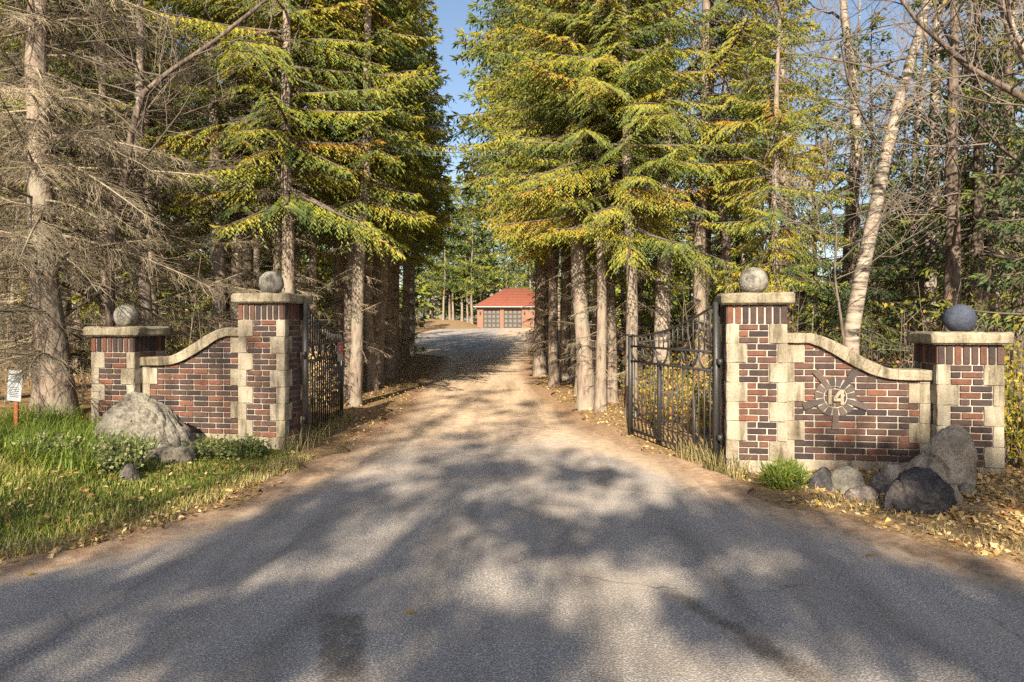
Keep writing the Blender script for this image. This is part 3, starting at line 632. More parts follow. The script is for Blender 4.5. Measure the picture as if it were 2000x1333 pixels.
# ------------------------------------------------------------------ pipeline warning sign
sy = 8.3; sxp = D(29, sy); sz = H(sxp, sy)
sg = empty('warning_sign', (sxp, sy, sz), R(-4), 'white gas pipeline warning sign on a rusty post in the grass', 'sign')
mb = MB(); boxes(mb, (0, .02, .22), (.045, .022, .75)); link('post', mb.mesh('post', [M['rust']]), sg)
zt = 1.56-(724-634)/1400*sy-sz; zbm = 1.56-(784-634)/1400*sy-sz
pl = link('plate', box_mesh('plate', (.175, .004, zt-zbm), M['sign_white'], .001), sg, (0, 0, (zt+zbm)/2), (0, R(5), 0))
for i, (t, s_) in enumerate((('WARNING', .034), ('GAS', .040), ('PIPELINE', .034))):
    link('lettering', text_mesh(t, s_, M['ink']), pl, (0, -.004, (zt-zbm)/2-.058-i*.042), (R(90), 0, 0))
mb = MB()
for i in range(6): boxes(mb, (0, -.0045, -.02-i*.021), (.12-.02*(i % 2), .001, .006))
link('fine_print', mb.mesh('fine_print', [M['ink']]), pl)

# ------------------------------------------------------------------ garage at the end of the drive
GYF = 100.0; gz = 1.06
gar = empty('garage', (-.9, GYF, gz), 0, 'brick garage with red hipped roof and two dark panelled doors', 'garage')
def gbox(name, lo, hi, m, par=gar): return link(name, box_mesh(name, [b-a for a, b in zip(lo, hi)], m, .0), par, [(a+b)/2 for a, b in zip(lo, hi)])
gx0 = D(932, GYF)+.9; d1a, d1b = D(944, GYF)+.9, D(976.5, GYF)+.9; d2a, d2b = D(984, GYF)+.9, D(1019, GYF)+.9; gx1 = d2b+4.6
gbox('wall', (gx0, 0, 0), (d1a, .4, 3.0), M['gbrick']); gbox('wall', (d1b, 0, 0), (d2a, .4, 3.0), M['gbrick']); gbox('wall', (d2b, 0, 0), (gx1, .4, 3.0), M['gbrick'])
gbox('wall', (gx0, .4, 0), (gx0+.3, 9, 3.0), M['gbrick']); gbox('wall', (gx1-.3, .4, 0), (gx1, 9, 3.0), M['gbrick']); gbox('wall', (gx0+.3, 8.7, 0), (gx1-.3, 9, 3.0), M['gbrick'])
for a, b in ((d1a, d1b), (d2a, d2b)):
    gbox('lintel', (a, .05, 2.55), (b, .4, 3.0), M['gtrim'])
    dd = gbox('door', (a, .26, 0), (b, .32, 2.55), M['gdoor']); w = (b-a)/4
    for i in range(4):
        for j in range(4):
            link('panel', box_mesh('panel', (w-.2, .05, .42), M['gpanel'], .02), dd, (-(b-a)/2+w*(i+.5), -.045, -1.275+.62*(j+.5)+.03))
for x in (gx0+.42, d2b+.38, d2b+1.6):
    lt = empty('tmp', (0, 0, 0)); bpy.data.objects.remove(lt)
    mb = MB(); tube(mb, [(x, -.12, 1.85), (x, -.12, 1.95), (x, -.12, 2.2), (x, -.12, 2.3)], [.03, .09, .11, .02], 6); boxes(mb, (x, -.04, 2.1), (.06, .12, .06)); link('wall_lantern', mb.mesh('wall_lantern', [M['iron']]), gar)
# hipped roof
e = .55; a0, a1, b0, b1 = gx0-e, gx1+e, -e, 9+e; rh = 2.75; ins = 4.3
V = [(a0, b0, 3.0), (a1, b0, 3.0), (a1, b1, 3.0), (a0, b1, 3.0), (a0+ins, (b0+b1)/2, 3.0+rh), (a1-ins, (b0+b1)/2, 3.0+rh)]
rf = link('roof', npmesh('roof', V, [[0, 1, 5, 4], [2, 3, 4, 5]], [[1, 2, 5], [3, 0, 4]], [M['roof']]), gar)
gbox('gutter', (a0+.02, b0-.09, 2.88), (a1-.02, b0+.02, 3.0), M['sign_white'], rf); gbox('fascia', (a0+.03, b0+.03, 2.82), (a1-.03, b0+.1, 2.99), M['gtrim'], rf); gbox('soffit', (a0+.06, b0+.11, 2.90), (a1-.06, b1-.06, 2.96), M['gtrim'], rf)

# ------------------------------------------------------------------ tree makers
def curve_pts(base, a, L, e0, curl, n=7, side=0.0):
    t = np.linspace(0, 1, n); ca, sa = math.cos(a), math.sin(a)
    r_ = L*t*math.cos(e0); s_ = side*L*t*t; z = L*(math.sin(e0)*t + curl*t*t)
    return np.stack([base[0]+ca*r_-sa*s_, base[1]+sa*r_+ca*s_, base[2]+z], 1)
def along(pts, ts):
    k = len(pts)-1; f = np.clip(np.asarray(ts)*k, 0, k-1e-6); i = f.astype(int); w = (f-i)[:, None]
    P = pts[i]*(1-w)+pts[i+1]*w; T = norm(pts[i+1]-pts[i]); return P, T
UP = np.array([0, 0, 1.0])
def live_branch(mb, pts, L, br, dens, shoot, hue, golden):
    """needle-clad spruce bough: side sprays in a drooping plane, shoots along each spray"""
    tube(mb, pts, np.linspace(br, br*.15, len(pts)), 5, m=1, hue=.35, cap=False)
    sp = .075/dens; n = max(4, int(L*.92/sp)); ts = np.linspace(.10, .99, n) + rng.uniform(-.01, .01, n)
    P, T = along(pts, np.clip(ts, 0, 1)); side = np.where(np.arange(n) % 2 == 0, 1., -1.)[:, None]
    Sd = norm(np.cross(T, UP))*side
    l2 = np.clip((.42*L*(1-ts)**.8+.10), .1, .75)*rng.uniform(.65, 1.15, n)*np.clip(.35+ts*1.6, 0, 1)
    D2 = norm(T*.62 + Sd*.85 - UP*rng.uniform(.05, .45, (n, 1)))
    ns = np.maximum(2, (l2/(.05/dens)).astype(int)); idx = np.repeat(np.arange(n), ns)
    s_ = (np.concatenate([np.arange(k)+rng.uniform(0, 1) for k in ns])+.3)/ns[idx]; s_ = np.clip(s_, 0, 1)
    droop = rng.uniform(.15, .55, n)
    Q = P[idx] + D2[idx]*(l2[idx]*s_)[:, None] - UP*(droop[idx]*l2[idx]*s_**2)[:, None]
    Dt = norm(D2[idx] - UP*(2*droop[idx]*s_)[:, None])
    sd2 = norm(np.cross(Dt, UP))*np.where(np.arange(len(idx)) % 2 == 0, 1., -1.)[:, None]
    D3 = norm(Dt*.75 + sd2*rng.uniform(.3, .9, (len(idx), 1)) - UP*rng.uniform(.0, .75, (len(idx), 1)))
    hh = hue + rng.normal(0, .07, n)[idx] + rng.normal(0, .05, len(idx)) + golden*(.5-s_)*.35
    Ls = shoot*rng.uniform(.7, 1.3, len(idx))*(1-.35*s_)
    diamonds(mb, Q, D3, Ls, Ls*.27, 0, np.clip(hh, 0, 1))
    # spray stems and the tip
    E = P + D2*(l2*.9)[:, None] - UP*(droop*l2*.8)[:, None]; sticks(mb, P, E, .005, .002, 1, .4)
    tip = rng.uniform(.9, 1, 6); Pt, Tt = along(pts, tip); diamonds(mb, Pt, norm(Tt+rng.normal(0, .35, (6, 3))), shoot*1.2, shoot*.3, 0, np.clip(hue+.1, 0, 1))
def dead_branch(mb, pts, L, br, dens, fine, hue):
    """bare spruce branch: thin hanging twigs that fork once"""
    tube(mb, pts, np.linspace(br, br*.2, len(pts)), 5, hue=hue, cap=False)
    n = max(3, int(L/.06*dens)); ts = rng.uniform(.15, 1, n); P, T = along(pts, ts)
    Sd = norm(np.cross(T, UP))*np.where(rng.random(n) < .5, 1., -1.)[:, None]
    l2 = np.clip(.40*L*(1-ts*.75), .12, .8)*rng.uniform(.5, 1.2, n)
    D2 = norm(T*.75 + Sd*rng.uniform(.3, 1, (n, 1)) + UP*rng.uniform(-.55, .25, (n, 1)))
    h = hue+rng.normal(0, .12, n); mid = P + D2*(l2*.55)[:, None]; end = mid + norm(D2 + rng.normal(0, .25, (n, 3)) - UP*rng.uniform(.0, .6, (n, 1)))*(l2*.5)[:, None]
    sticks(mb, P, mid, fine*1.5, fine*1.1, 0, h); sticks(mb, mid, end, fine*1.1, fine*.6, 0, h)
    k = 5; ii = np.repeat(np.arange(n), k); s_ = rng.uniform(.15, 1, len(ii))
    Q = np.where((s_ < .55)[:, None], P[ii]+(mid-P)[ii]*(s_/.55)[:, None], mid[ii]+(end-mid)[ii]*((s_-.55)/.45)[:, None])
    D3 = norm(D2[ii] + rng.normal(0, .55, (len(ii), 3)) - UP*rng.uniform(0, .7, (len(ii), 1))); L3 = rng.uniform(.06, .24, len(ii))*np.clip(l2[ii]*2, .5, 1.3)
    M3 = Q+D3*(L3*.5)[:, None]; sticks(mb, Q, M3, fine*.85, fine*.7, 0, h[ii]); sticks(mb, M3, M3+norm(D3+rng.normal(0, .35, D3.shape)-UP*.25)*(L3*.5)[:, None], fine*.7, fine*.4, 0, h[ii]+.1)
def trunk_path(Ht, wob, lean=(0, 0), n=14):
    z = np.linspace(-.25, Ht, n); p = rng.uniform(0, 6, 4)
    x = wob*(np.sin(z*.55+p[0])-math.sin(p[0])) + wob*.4*np.sin(z*1.7+p[1]) + lean[0]*z
    y = wob*(np.sin(z*.5+p[2])-math.sin(p[2])) + lean[1]*z
    return np.stack([x, y, z], 1)
def trunk_mesh(path, r0, mat_, n=10, flare=.5, name='trunk'):
    mb = MB(); Ht = path[-1, 2]; t = np.clip(path[:, 2]/Ht, 0, 1)
    zz = np.concatenate([[-.25, -.05, .08, .25, .5], np.linspace(.9, Ht, 26)])
    pts = np.stack([np.interp(zz, path[:, 2], path[:, k]) for k in range(3)], 1); pts[:, 2] = zz
    rad = r0*(1-.93*np.clip(zz/Ht, 0, 1)**1.05)*(1+flare*np.exp(-np.clip(zz+.1, 0, 9)/.28))
    tube(mb, pts, rad, n, jitter=.07); return mb.mesh(name, [mat_], True)
def at_z(path, z): return np.array([np.interp(z, path[:, 2], path[:, 0]), np.interp(z, path[:, 2], path[:, 1]), z])
def spruce(Ht, r0, z_live, Lmax, z_dead=None, dead_L=1.0, dens=1., shoot=.11, whorl=.42, per=5, hue=.45, hue_sd=.14, golden=1., bark='bark', need='needles', dead_d=1., fine=.0035, dead_whorl=.3, dead_hue=.5, wob=.06, extra=()):
    path = trunk_path(Ht, wob); out = {'trunk': trunk_mesh(path, r0, M[bark])}
    mb = MB(); z = z_live
    while z < Ht-.15:
        f = (z-z_live)/(Ht-z_live); L0 = Lmax*((1-f)**.85)*(.72+.28*min(1, f*6))
        for k in range(per):
            L = L0*rng.uniform(.65, 1.12)+.12; a = rng.uniform(0, 6.283); e0 = R(-16+34*f+rng.uniform(-10, 8)); zz = z+rng.uniform(-.2, .2)
            pts = curve_pts(at_z(path, zz), a, L, e0, rng.uniform(-.12, .16), 7, rng.uniform(-.15, .15))
            live_branch(mb, pts, L, .010+.010*L, dens, shoot, float(np.clip(rng.normal(hue, hue_sd), .05, .98)), golden)
        z += whorl*rng.uniform(.8, 1.2)
    if mb.n: out['crown'] = mb.mesh('crown', [M[need], M['twig_dark']])
    if z_dead is not None:
        mb = MB(); z = z_dead; top = min(z_live+1.2, Ht-.4)
        while z < top:
            for k in range(rng.integers(2, 5)):
                L = dead_L*rng.uniform(.45, 1.1)*(1-.55*max(0, z-3)/Ht); zz = z+rng.uniform(-.15, .15)
                pts = curve_pts(at_z(path, zz), rng.uniform(0, 6.283), L, R(rng.uniform(-22, 22)), rng.uniform(-.35, .05), 6, rng.uniform(-.2, .2))
                dead_branch(mb, pts, L, .006+.007*L, dead_d, fine, dead_hue+rng.normal(0, .2))
            z += dead_whorl
        for (zz, a, L, e0) in extra: dead_branch(mb, curve_pts(at_z(path, zz), a, L, e0, -.18, 7, rng.uniform(-.1, .1)), L, .008+.008*L, dead_d*1.3, fine, .7)
        out['dead_branches'] = mb.mesh('dead_branches', [M['twig']])
    return out
def bare_tree(Ht, r0, bark, levels=4, lean=(0, 0), first=.35, spread=1., twig='twig_dark', leaf=None, leaves=0, wob=.12, trunk_pts=None):
    path = trunk_path(Ht, wob, lean) if trunk_pts is None else np.asarray(trunk_pts, float)
    out = {'trunk': trunk_mesh(path, r0, M[bark])} if trunk_pts is None else {}
    if trunk_pts is not None:
        mb = MB(); tube(mb, path, np.linspace(r0*1.25, r0*.45, len(path)), 12, jitter=.06); out['trunk'] = mb.mesh('trunk', [M[bark]], True)
    mb = MB(); tips = []
    def grow(p, d, L, r_, lev):
        n = 5; pts = [p]; dd = d.copy()
        for i in range(n-1):
            dd = norm((dd + rng.normal(0, .16, 3) + UP*.05)[None])[0]; pts.append(pts[-1]+dd*L/(n-1))
        pts = np.array(pts); rr = np.linspace(r_, r_*.4, n)
        if lev <= 1: tube(mb, pts, rr, 5, hue=.45, cap=False)
        else: sticks(mb, pts[:-1], pts[1:], np.maximum(rr[:-1], .0028), np.maximum(rr[1:], .0022), 0, .5+.1*lev)
        if lev >= levels: tips.append(pts[-1]); tips.append(pts[2]); return
        for k in range(rng.integers(4, 7) if lev < levels-1 else rng.integers(3, 6)):
            t = rng.uniform(.25, 1); q, T = along(pts, [t]); nd_ = norm((T[0]*.75 + norm(rng.normal(0, 1, (1, 3)))[0]*.75*spread + UP*.12)[None])[0]
            grow(q[0], nd_, L*rng.uniform(.38, .62), max(r_*.5*(1-t*.4), .0025), lev+1)
    nb = 11
    zt, zb = path[-1, 2], path[0, 2]
    for k in range(nb):
        f = first + (1-first)*(k+rng.uniform(0, 1))/nb; f = min(f, .98); q, T = along(path, [f]); a = rng.uniform(0, 6.283)
        d = norm(np.array([[math.cos(a), math.sin(a), rng.uniform(.15, .9)]]))[0]
        grow(q[0], d, (zt-zb)*.28*(1.15-f)*rng.uniform(.8, 1.3)+.5, r0*.30*(1.1-f)+.006, 1)
    out['branches'] = mb.mesh('branches', [M[twig]])
    if leaf and tips:
        ml = MB(); tp = np.array(tips); ii = rng.integers(0, len(tp), leaves); P = tp[ii]+rng.normal(0, .12, (leaves, 3))
        diamonds(ml, P, norm(rng.normal(0, 1, (leaves, 3))-UP*.4), rng.uniform(.05, .085, leaves), .05, 0, rng.uniform(.1, .95, leaves), cross=False); out['crown'] = ml.mesh('crown', [M[leaf]])
    return out
def plant_tree(name, proto, x, y, label, group=None, rz=None, sc=1., dz=0., tilt=(0, 0)):
    o = empty(name, (x, y, H(x, y)+dz), rng.uniform(0, 6.283) if rz is None else rz, label, 'tree', group)
    o.rotation_euler[0] = tilt[0]+rng.normal(0, .014); o.rotation_euler[1] = tilt[1]+rng.normal(0, .014); o.scale = (sc, sc, sc)
    for k, me in proto.items():
        c = link(k, me, o)
    return o

# prototypes
NEAR = [spruce(14.5, .13, 3.9, 2.95, 1.0, .8, dens=1.25, shoot=.115, whorl=.44, per=6, hue=.54, hue_sd=.15, dead_d=.6), spruce(15.5, .145, 4.1, 1.85, .9, .8, dens=1.25, shoot=.115, whorl=.42, per=6, hue=.57, hue_sd=.15, dead_d=.6),
        spruce(13.5, .12, 3.5, 1.8, 1.1, .8, dens=1.25, shoot=.115, whorl=.42, per=6, hue=.62, hue_sd=.14, dead_d=.6)]
MID = [spruce(17.5, .14, 5.0, 2.9, .8, .7, dens=.7, shoot=.20, whorl=.46, per=6, hue=.50, hue_sd=.14, dead_d=.35, fine=.005, dead_whorl=.45), spruce(16, .12, 4.6, 2.7, .8, .7, dens=.7, shoot=.20, whorl=.46, per=6, hue=.55, hue_sd=.14, dead_d=.35, fine=.005, dead_whorl=.45)]
MIDL = [spruce(17, .14, 5.0, 1.75, .8, .7, dens=.7, shoot=.20, whorl=.46, per=6, hue=.52, hue_sd=.14, dead_d=.35, fine=.005, dead_whorl=.45)]
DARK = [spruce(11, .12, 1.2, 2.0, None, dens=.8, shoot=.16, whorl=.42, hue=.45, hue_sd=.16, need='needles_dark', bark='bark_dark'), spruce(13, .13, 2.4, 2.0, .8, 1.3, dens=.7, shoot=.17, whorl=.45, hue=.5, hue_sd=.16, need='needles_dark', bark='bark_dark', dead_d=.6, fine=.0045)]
FAR = [spruce(18, .16, 4.8, 2.8, None, dens=.36, shoot=.42, whorl=.6, per=6, hue=.36, hue_sd=.12), spruce(16, .14, 4.2, 2.5, None, dens=.36, shoot=.42, whorl=.6, per=6, hue=.42, hue_sd=.12)]
LOW = [spruce(9, .09, .8, 1.9, None, dens=.45, shoot=.30, whorl=.5, per=6, hue=.5, hue_sd=.13)]
SLIM = [spruce(15, .085, 6.0, 1.5, 1.2, .7, dens=.7, shoot=.18, whorl=.5, per=5, hue=.5, hue_sd=.12, dead_d=.4, fine=.004, dead_whorl=.5), spruce(14, .075, 5.4, 1.3, 1.2, .7, dens=.7, shoot=.18, whorl=.5, per=5, hue=.52, hue_sd=.12, dead_d=.4, fine=.004, dead_whorl=.5)]
DEAD = [spruce(11, .15, 10.3, .8, .75, 2.1, dens=.7, shoot=.15, hue=.5, dead_d=1.25, fine=.0032, dead_whorl=.26, dead_hue=.6), spruce(10.5, .11, 9.8, .8, 1.0, 1.9, dens=.7, shoot=.15, hue=.5, dead_d=1.25, fine=.0032, dead_whorl=.28, dead_hue=.52)]
DEAD_THICK = spruce(13, .21, 11.8, .9, .9, 2.3, dens=.6, shoot=.15, hue=.62, dead_d=1.35, fine=.0033, dead_whorl=.22, dead_hue=.58, wob=.12, extra=[(2.3+.22*i, -.62+.5*math.sin(i*2.1), 2.0+.5*math.sin(i*1.3), R(-8+9*math.sin(i*3.))) for i in range(10)])
BIRCH = [bare_tree(11, .10, 'birch', 4, (.01, .0), .45), bare_tree(12, .085, 'birch', 4, (-.015, .01), .5)]
BARE = [bare_tree(10, .09, 'bark_dark', 4, (.02, 0), .3, leaf='leaf_yellow', leaves=260), bare_tree(9, .07, 'bark_dark', 4, (-.03, .02), .25)]

ORD = ['first', 'second', 'third', 'fourth', 'fifth', 'sixth', 'seventh', 'eighth', 'ninth', 'tenth', 'eleventh', 'twelfth', 'thirteenth', 'fourteenth', 'fifteenth', 'sixteenth']
LEFT_ROW = [(-3.7, 11.9), (-2.85, 12.9), (-3.3, 14.2), (-3.05, 15.6), (-3.2, 17.0), (-3.2, 18.8), (-3.4, 20.5), (-3.6, 22.3), (-3.65, 24.2), (-3.9, 26.2), (-4.0, 28.2), (-4.2, 30.0)]
for i, (x, y) in enumerate(LEFT_ROW):
    plant_tree('spruce_tree', ([NEAR[0], NEAR[2], NEAR[1], NEAR[2], NEAR[1], NEAR[2]] if i < 6 else MIDL*6)[i % 6], x, y, f'{ORD[i]} spruce from the gate in the row lining the left of the driveway', 'spruces lining the left of the driveway', sc=rng.uniform(.92, 1.06)*1.0)
RIGHT_ROW = [(1.95, 11.6, .82), (1.53, 12.4, .8), (1.33, 12.8, 1.05), (1.42, 14.9, .95), (1.0, 16.9, 1.), (1.37, 18.4, 1.), (.78, 19.9, 1.05), (1.15, 22.0, .95), (.98, 24.5, 1.), (1.2, 27.5, 1.), (1.35, 31, 1.), (1.5, 35, 1.), (1.75, 40, 1.), (2.1, 46, 1.), (2.5, 53, 1.)]
for i, (x, y, s_) in enumerate(RIGHT_ROW):
    plant_tree('spruce_tree', ([NEAR[0], NEAR[0], NEAR[1], NEAR[0], NEAR[2], NEAR[0], NEAR[1]] if i < 7 else MID)[i % (7 if i < 7 else 2)], x, y, f'{ORD[i]} spruce from the gate in the row lining the right of the driveway', 'spruces lining the right of the driveway', sc=s_*rng.uniform(.94, 1.06)*(1.0 if i < 7 else 1.25 if i < 9 else 1.5))
for i, (x, y) in enumerate([(-4.7, 33.5), (-5.6, 38.5), (-7.2, 44.0)]):
    plant_tree('spruce_tree', MID[i % 2], x, y, ['tall spruce', 'second tall spruce', 'third tall spruce'][i]+' standing beyond the end of the left row by the turning court', 'spruces by the turning court', sc=1.05)
for i, (x, y) in enumerate([(-3.75, 13.4), (-4.3, 14.6), (-3.7, 15.2), (-3.5, 16.4), (-4.1, 17.4), (-3.6, 18.0), (-4.4, 19.5), (-3.8, 21.2), (-4.3, 23.0), (-4.1, 25.4), (1.9, 13.6), (1.75, 15.8), (1.5, 17.6), (1.9, 19.2), (1.45, 20.9), (1.7, 23.2), (1.6, 26.0), (2.3, 14.6), (2.5, 17.2)]):
    plant_tree('spruce_tree', SLIM[i % 2], x, y, (f'{ORD[i]} slim spruce trunk from the gate, tucked behind the left row' if x < 0 else f'{ORD[i-10]} slim spruce trunk from the gate, tucked behind the right row'), ('slim trunks behind the left row' if x < 0 else 'slim trunks behind the right row'), sc=rng.uniform(.9, 1.1))
plant_tree('spruce_tree', NEAR[2], -4.75, 12.3, 'golden-green spruce behind the S-curved coping of the left wall', 'live spruces behind the left wall', sc=.95)
plant_tree('spruce_tree', NEAR[1], -5.6, 15.0, 'green spruce standing deeper behind the left wall', 'live spruces behind the left wall', sc=.95)
# dead and half-dead spruces at the left
plant_tree('dead_spruce', DEAD_THICK, D(112, 10.0), 10.0, 'thick pale trunk of a dead spruce left of the left wall, hung with bare twigs', 'dead spruces at left', rz=0.0, sc=1.0)
plant_tree('dead_spruce', DEAD[1], D(78, 10.6), 10.6, 'thinner dead spruce just left of and behind the thick pale trunk', 'dead spruces at left', rz=2.0)
plant_tree('dead_spruce', DEAD[1], D(292, 11.2), 11.2, 'dead twiggy spruce behind the outer pillar of the left wall', 'dead spruces at left', rz=4.0)
plant_tree('dead_spruce', DEAD[0], D(423, 12.2), 12.2, 'dark dead spruce behind the S-curved coping of the left wall', 'dead spruces at left', rz=2.6, sc=.95)
plant_tree('dead_spruce', DEAD[1], D(545, 12.6), 12.6, 'dead spruce behind the taller pillar of the left wall', 'dead spruces at left', rz=5.2, sc=.8)
plant_tree('dead_spruce', DEAD[0], D(-60, 11.5), 11.5, 'dead twiggy spruce at the very left edge of the view', 'dead spruces at left', rz=.3)
plant_tree('dead_spruce', DEAD[1], D(215, 13.5), 13.5, 'dead spruce deeper in the wood between the two pillars of the left wall', 'dead spruces at left', rz=3.3, sc=1.1)
# right: leaning birch and company
def limb(pxs, d): return [((px-1000)/1400*dd, dd, 1.56-(py-634)/1400*dd) for (px, py), dd in zip(pxs, d)]
def placed_tree(name, pxs, ds, r0, bark, label, group, levels=3, first=.35, leaf=None, leaves=0):
    P = np.array(limb(pxs, ds)); b = P[0].copy(); b[2] = H(b[0], b[1])-.1
    P = np.concatenate([[b], P]); root = P[0].copy(); pr = bare_tree(6, r0, bark, levels, first=first, trunk_pts=P-root, leaf=leaf, leaves=leaves)
    o = empty(name, tuple(root), 0, label, 'tree', group)
    for k, me in pr.items(): link(k, me, o)
    return o
placed_tree('birch_tree', [(1662, 650), (1682, 540), (1705, 430), (1727, 320), (1758, 190), (1795, 70), (1822, -40), (1850, -160)], [10.5]*8, .10, 'birch', 'leaning white birch behind the low wall with the number', 'birches at right', first=.5)
placed_tree('birch_tree', [(1812, 640), (1816, 480), (1822, 330), (1828, 150), (1830, -50)], [15.5]*5, .15, 'birch', 'upright white birch just left of the dark ball', 'birches at right')
placed_tree('birch_tree', [(1938, 620), (1948, 480), (1962, 330), (1972, 160), (1985, -50)], [14]*5, .13, 'birch', 'white birch right of the dark ball', 'birches at right')
placed_tree('birch_tree', [(1292, 700), (1296, 520), (1300, 380), (1304, 200), (1306, -60)], [12.8]*5, .135, 'birch', 'pale straight trunk rising behind the open right gate', 'birches at right', first=.55)
placed_tree('birch_tree', [(1532, 640), (1537, 480), (1532, 330), (1528, 150), (1530, -40)], [17]*5, .15, 'birch', 'pale birch behind the gap between number wall and inner right pillar', 'birches at right')
placed_tree('birch_tree', [(1462, 620), (1466, 450), (1470, 300), (1474, 100), (1476, -40)], [21]*5, .17, 'birch', 'slim birch rising behind the pale ball on the right gate pillar', 'birches at right')
placed_tree('bare_tree', [(1858, 640), (1862, 480), (1858, 330), (1862, 160), (1866, -40)], [11.5]*5, .12, 'bark_dark', 'dark straight trunk right behind the dark ball', 'dark bare trees at right', first=.3)
placed_tree('bare_tree', [(2120, 420), (2060, 240), (1995, 190), (1890, 130), (1790, 40), (1740, -30)], [8.5, 8.4, 8.3, 8.3, 8.3, 8.3], .043, 'bark_dark', 'dark limb slanting across the upper right corner', 'dark bare trees at right', first=.25)
placed_tree('birch_tree', [(2090, 520), (2060, 260), (2010, 120), (1978, 70), (1955, 0), (1940, -90)], [8.8]*6, .085, 'birch', 'thick white birch limb in the top right corner', 'birches at right', first=.5)
placed_tree('bare_tree', [(1648, 660), (1630, 540), (1634, 450), (1614, 380), (1612, 260)], [9.6, 9.7, 9.5, 9.8, 9.6], .017, 'bark_dark', 'thin bare sapling in front of the leaning birch', 'dark bare trees at right', first=.3)
placed_tree('bare_tree', [(1372, 640), (1376, 500), (1382, 340), (1385, 150), (1388, -40)], [14.5]*5, .14, 'bark_dark', 'dark trunk between the right gate and the pale ball', 'dark bare trees at right')
placed_tree('bare_tree', [(215, 470), (248, 330), (258, 250), (282, 180), (325, 145), (420, 80), (520, 0)], [9.9]*7, .05, 'bark_dark', 'crooked dark limb reaching up through the dead twigs at left', 'dark bare trees at left', first=.2)
# background wood: trees that nothing tells apart share a label in their zone
def zone(spots, protos, name, label, group, smin=.85, smax=1.15, count=False):
    for k, (x, y) in enumerate(spots): plant_tree(name, protos[int(rng.integers(0, len(protos)))], x, y, f'{ORD[k]} {label}, counted from the left' if count else label, group, sc=rng.uniform(smin, smax))
def scatter(n, x0, x1, y0, y1, mind, seed, keep=lambda x, y: True):
    r = random.Random(seed); pts = []
    for _ in range(n*60):
        if len(pts) >= n: break
        y = y0+(y1-y0)*r.random()**1.1; x = r.uniform(x0, x1)*y/20; d = mind
        if keep(x, y) and all((x-a)**2+(y-b)**2 > d*d for a, b in pts): pts.append((x, y))
    return pts
inL = lambda x, y: x < (-4.6 if y < 31 else -11) and x > -.95*y
inR = lambda x, y: x > (3.1 if y < 20 else 2.6+.04*y) and x < .95*y
zone(scatter(20, -19, -2.5, 14, 34, 1.5, 1, inL), [MID[0], MID[1], DARK[1]], 'spruce_tree', 'spruce in the wood behind the left gate wall', 'spruces in the left wood')
sp = scatter(12, -19, -2.5, 13, 34, 1.6, 2, inL); zone(sp[::2], BIRCH, 'birch_tree', 'slim pale-barked birch in the wood behind the left gate wall', 'birches in the left wood'); zone(sp[1::2], BARE, 'bare_tree', 'slim dark bare tree in the wood behind the left gate wall', 'bare trees in the left wood')
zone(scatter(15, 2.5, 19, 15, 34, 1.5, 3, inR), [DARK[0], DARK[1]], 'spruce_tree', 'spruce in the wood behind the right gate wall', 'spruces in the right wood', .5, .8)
sp = scatter(28, 2.5, 19, 12, 34, 1.3, 4, inR); zone(sp[::2], BIRCH, 'birch_tree', 'slim pale-barked birch in the wood behind the right gate wall', 'birches in the right wood', .95, 1.3); zone(sp[1::2], BARE, 'bare_tree', 'slim dark bare tree in the wood behind the right gate wall', 'bare trees in the right wood', .95, 1.3)
zone(scatter(26, -17, -3.5, 36, 85, 2.5, 5, inL), FAR, 'spruce_tree', 'distant spruce deep in the left wood', 'distant spruces in the left wood')
zone(scatter(20, 1.3, 17, 36, 85, 2.5, 6, inR), FAR, 'spruce_tree', 'distant spruce deep in the right wood', 'distant spruces in the right wood', .5, .75)
zone(scatter(16, -19, -2.5, 17, 40, 2.2, 7, inL), LOW, 'young_spruce', 'low bushy young spruce in the left wood', 'young spruces in the left wood', .5, 1.)
zone(scatter(16, 2.5, 19, 17, 40, 2.2, 8, inR), LOW, 'young_spruce', 'low bushy young spruce in the right wood', 'young spruces in the right wood', .5, 1.)
# the distant wood reads as one mass: trunks and boughs in one object
mb = MB(); g = np.random.default_rng(4); nT = 620; ty = g.uniform(42, 190, nT); tx = g.uniform(-1.1, 1.1, nT)*ty; k = ((tx < -14) | (tx > 7.5+.05*ty) | (ty > 128)) ; tx, ty = tx[k], ty[k]; nT = len(tx)
tz = hgt(tx, ty); th = g.uniform(7, 15, nT)*np.where(tx > 6, .68, 1.); b0 = np.stack([tx, ty, tz-.2], 1); sticks(mb, b0, b0+np.stack([tx*0, tx*0, th], 1), .13, .03, 1, g.uniform(.2, .9, nT), 4)
nS = 110; ii = np.repeat(np.arange(nT), nS); f = g.uniform(0, 1, len(ii))**1.15; lo = g.uniform(.3, 2.5, nT)[ii]; zz = lo+(th[ii]-lo)*f; aa = g.uniform(0, 6.283, len(ii)); rr = (1-f)*g.uniform(.2, 2.4, len(ii))
Pq = np.stack([tx[ii]+np.cos(aa)*rr, ty[ii]+np.sin(aa)*rr, tz[ii]+zz-rr*.25], 1); Dq = norm(np.stack([np.cos(aa), np.sin(aa), -.35+g.normal(0, .3, len(ii))], 1))
diamonds(mb, Pq, Dq, g.uniform(.6, 1.3, len(ii)), .5, 0, np.clip(g.normal(.48, .13, nT)[ii]+g.normal(0, .08, len(ii)), 0, 1))
link('distant_wood', mb.mesh('distant_wood', [M['needles'], M['bark']]), None, label='dense distant wood closing the view behind the trees', category='wood', kind='stuff')
r_ = random.Random(9)
zone([(-13.5+i*.95+r_.uniform(-.3, .3), 108+r_.uniform(0, 5)) for i in range(10)], FAR, 'spruce_tree', 'tall spruce on the bank left of the garage', 'spruces left of the garage', 1.0, 1.5, True)
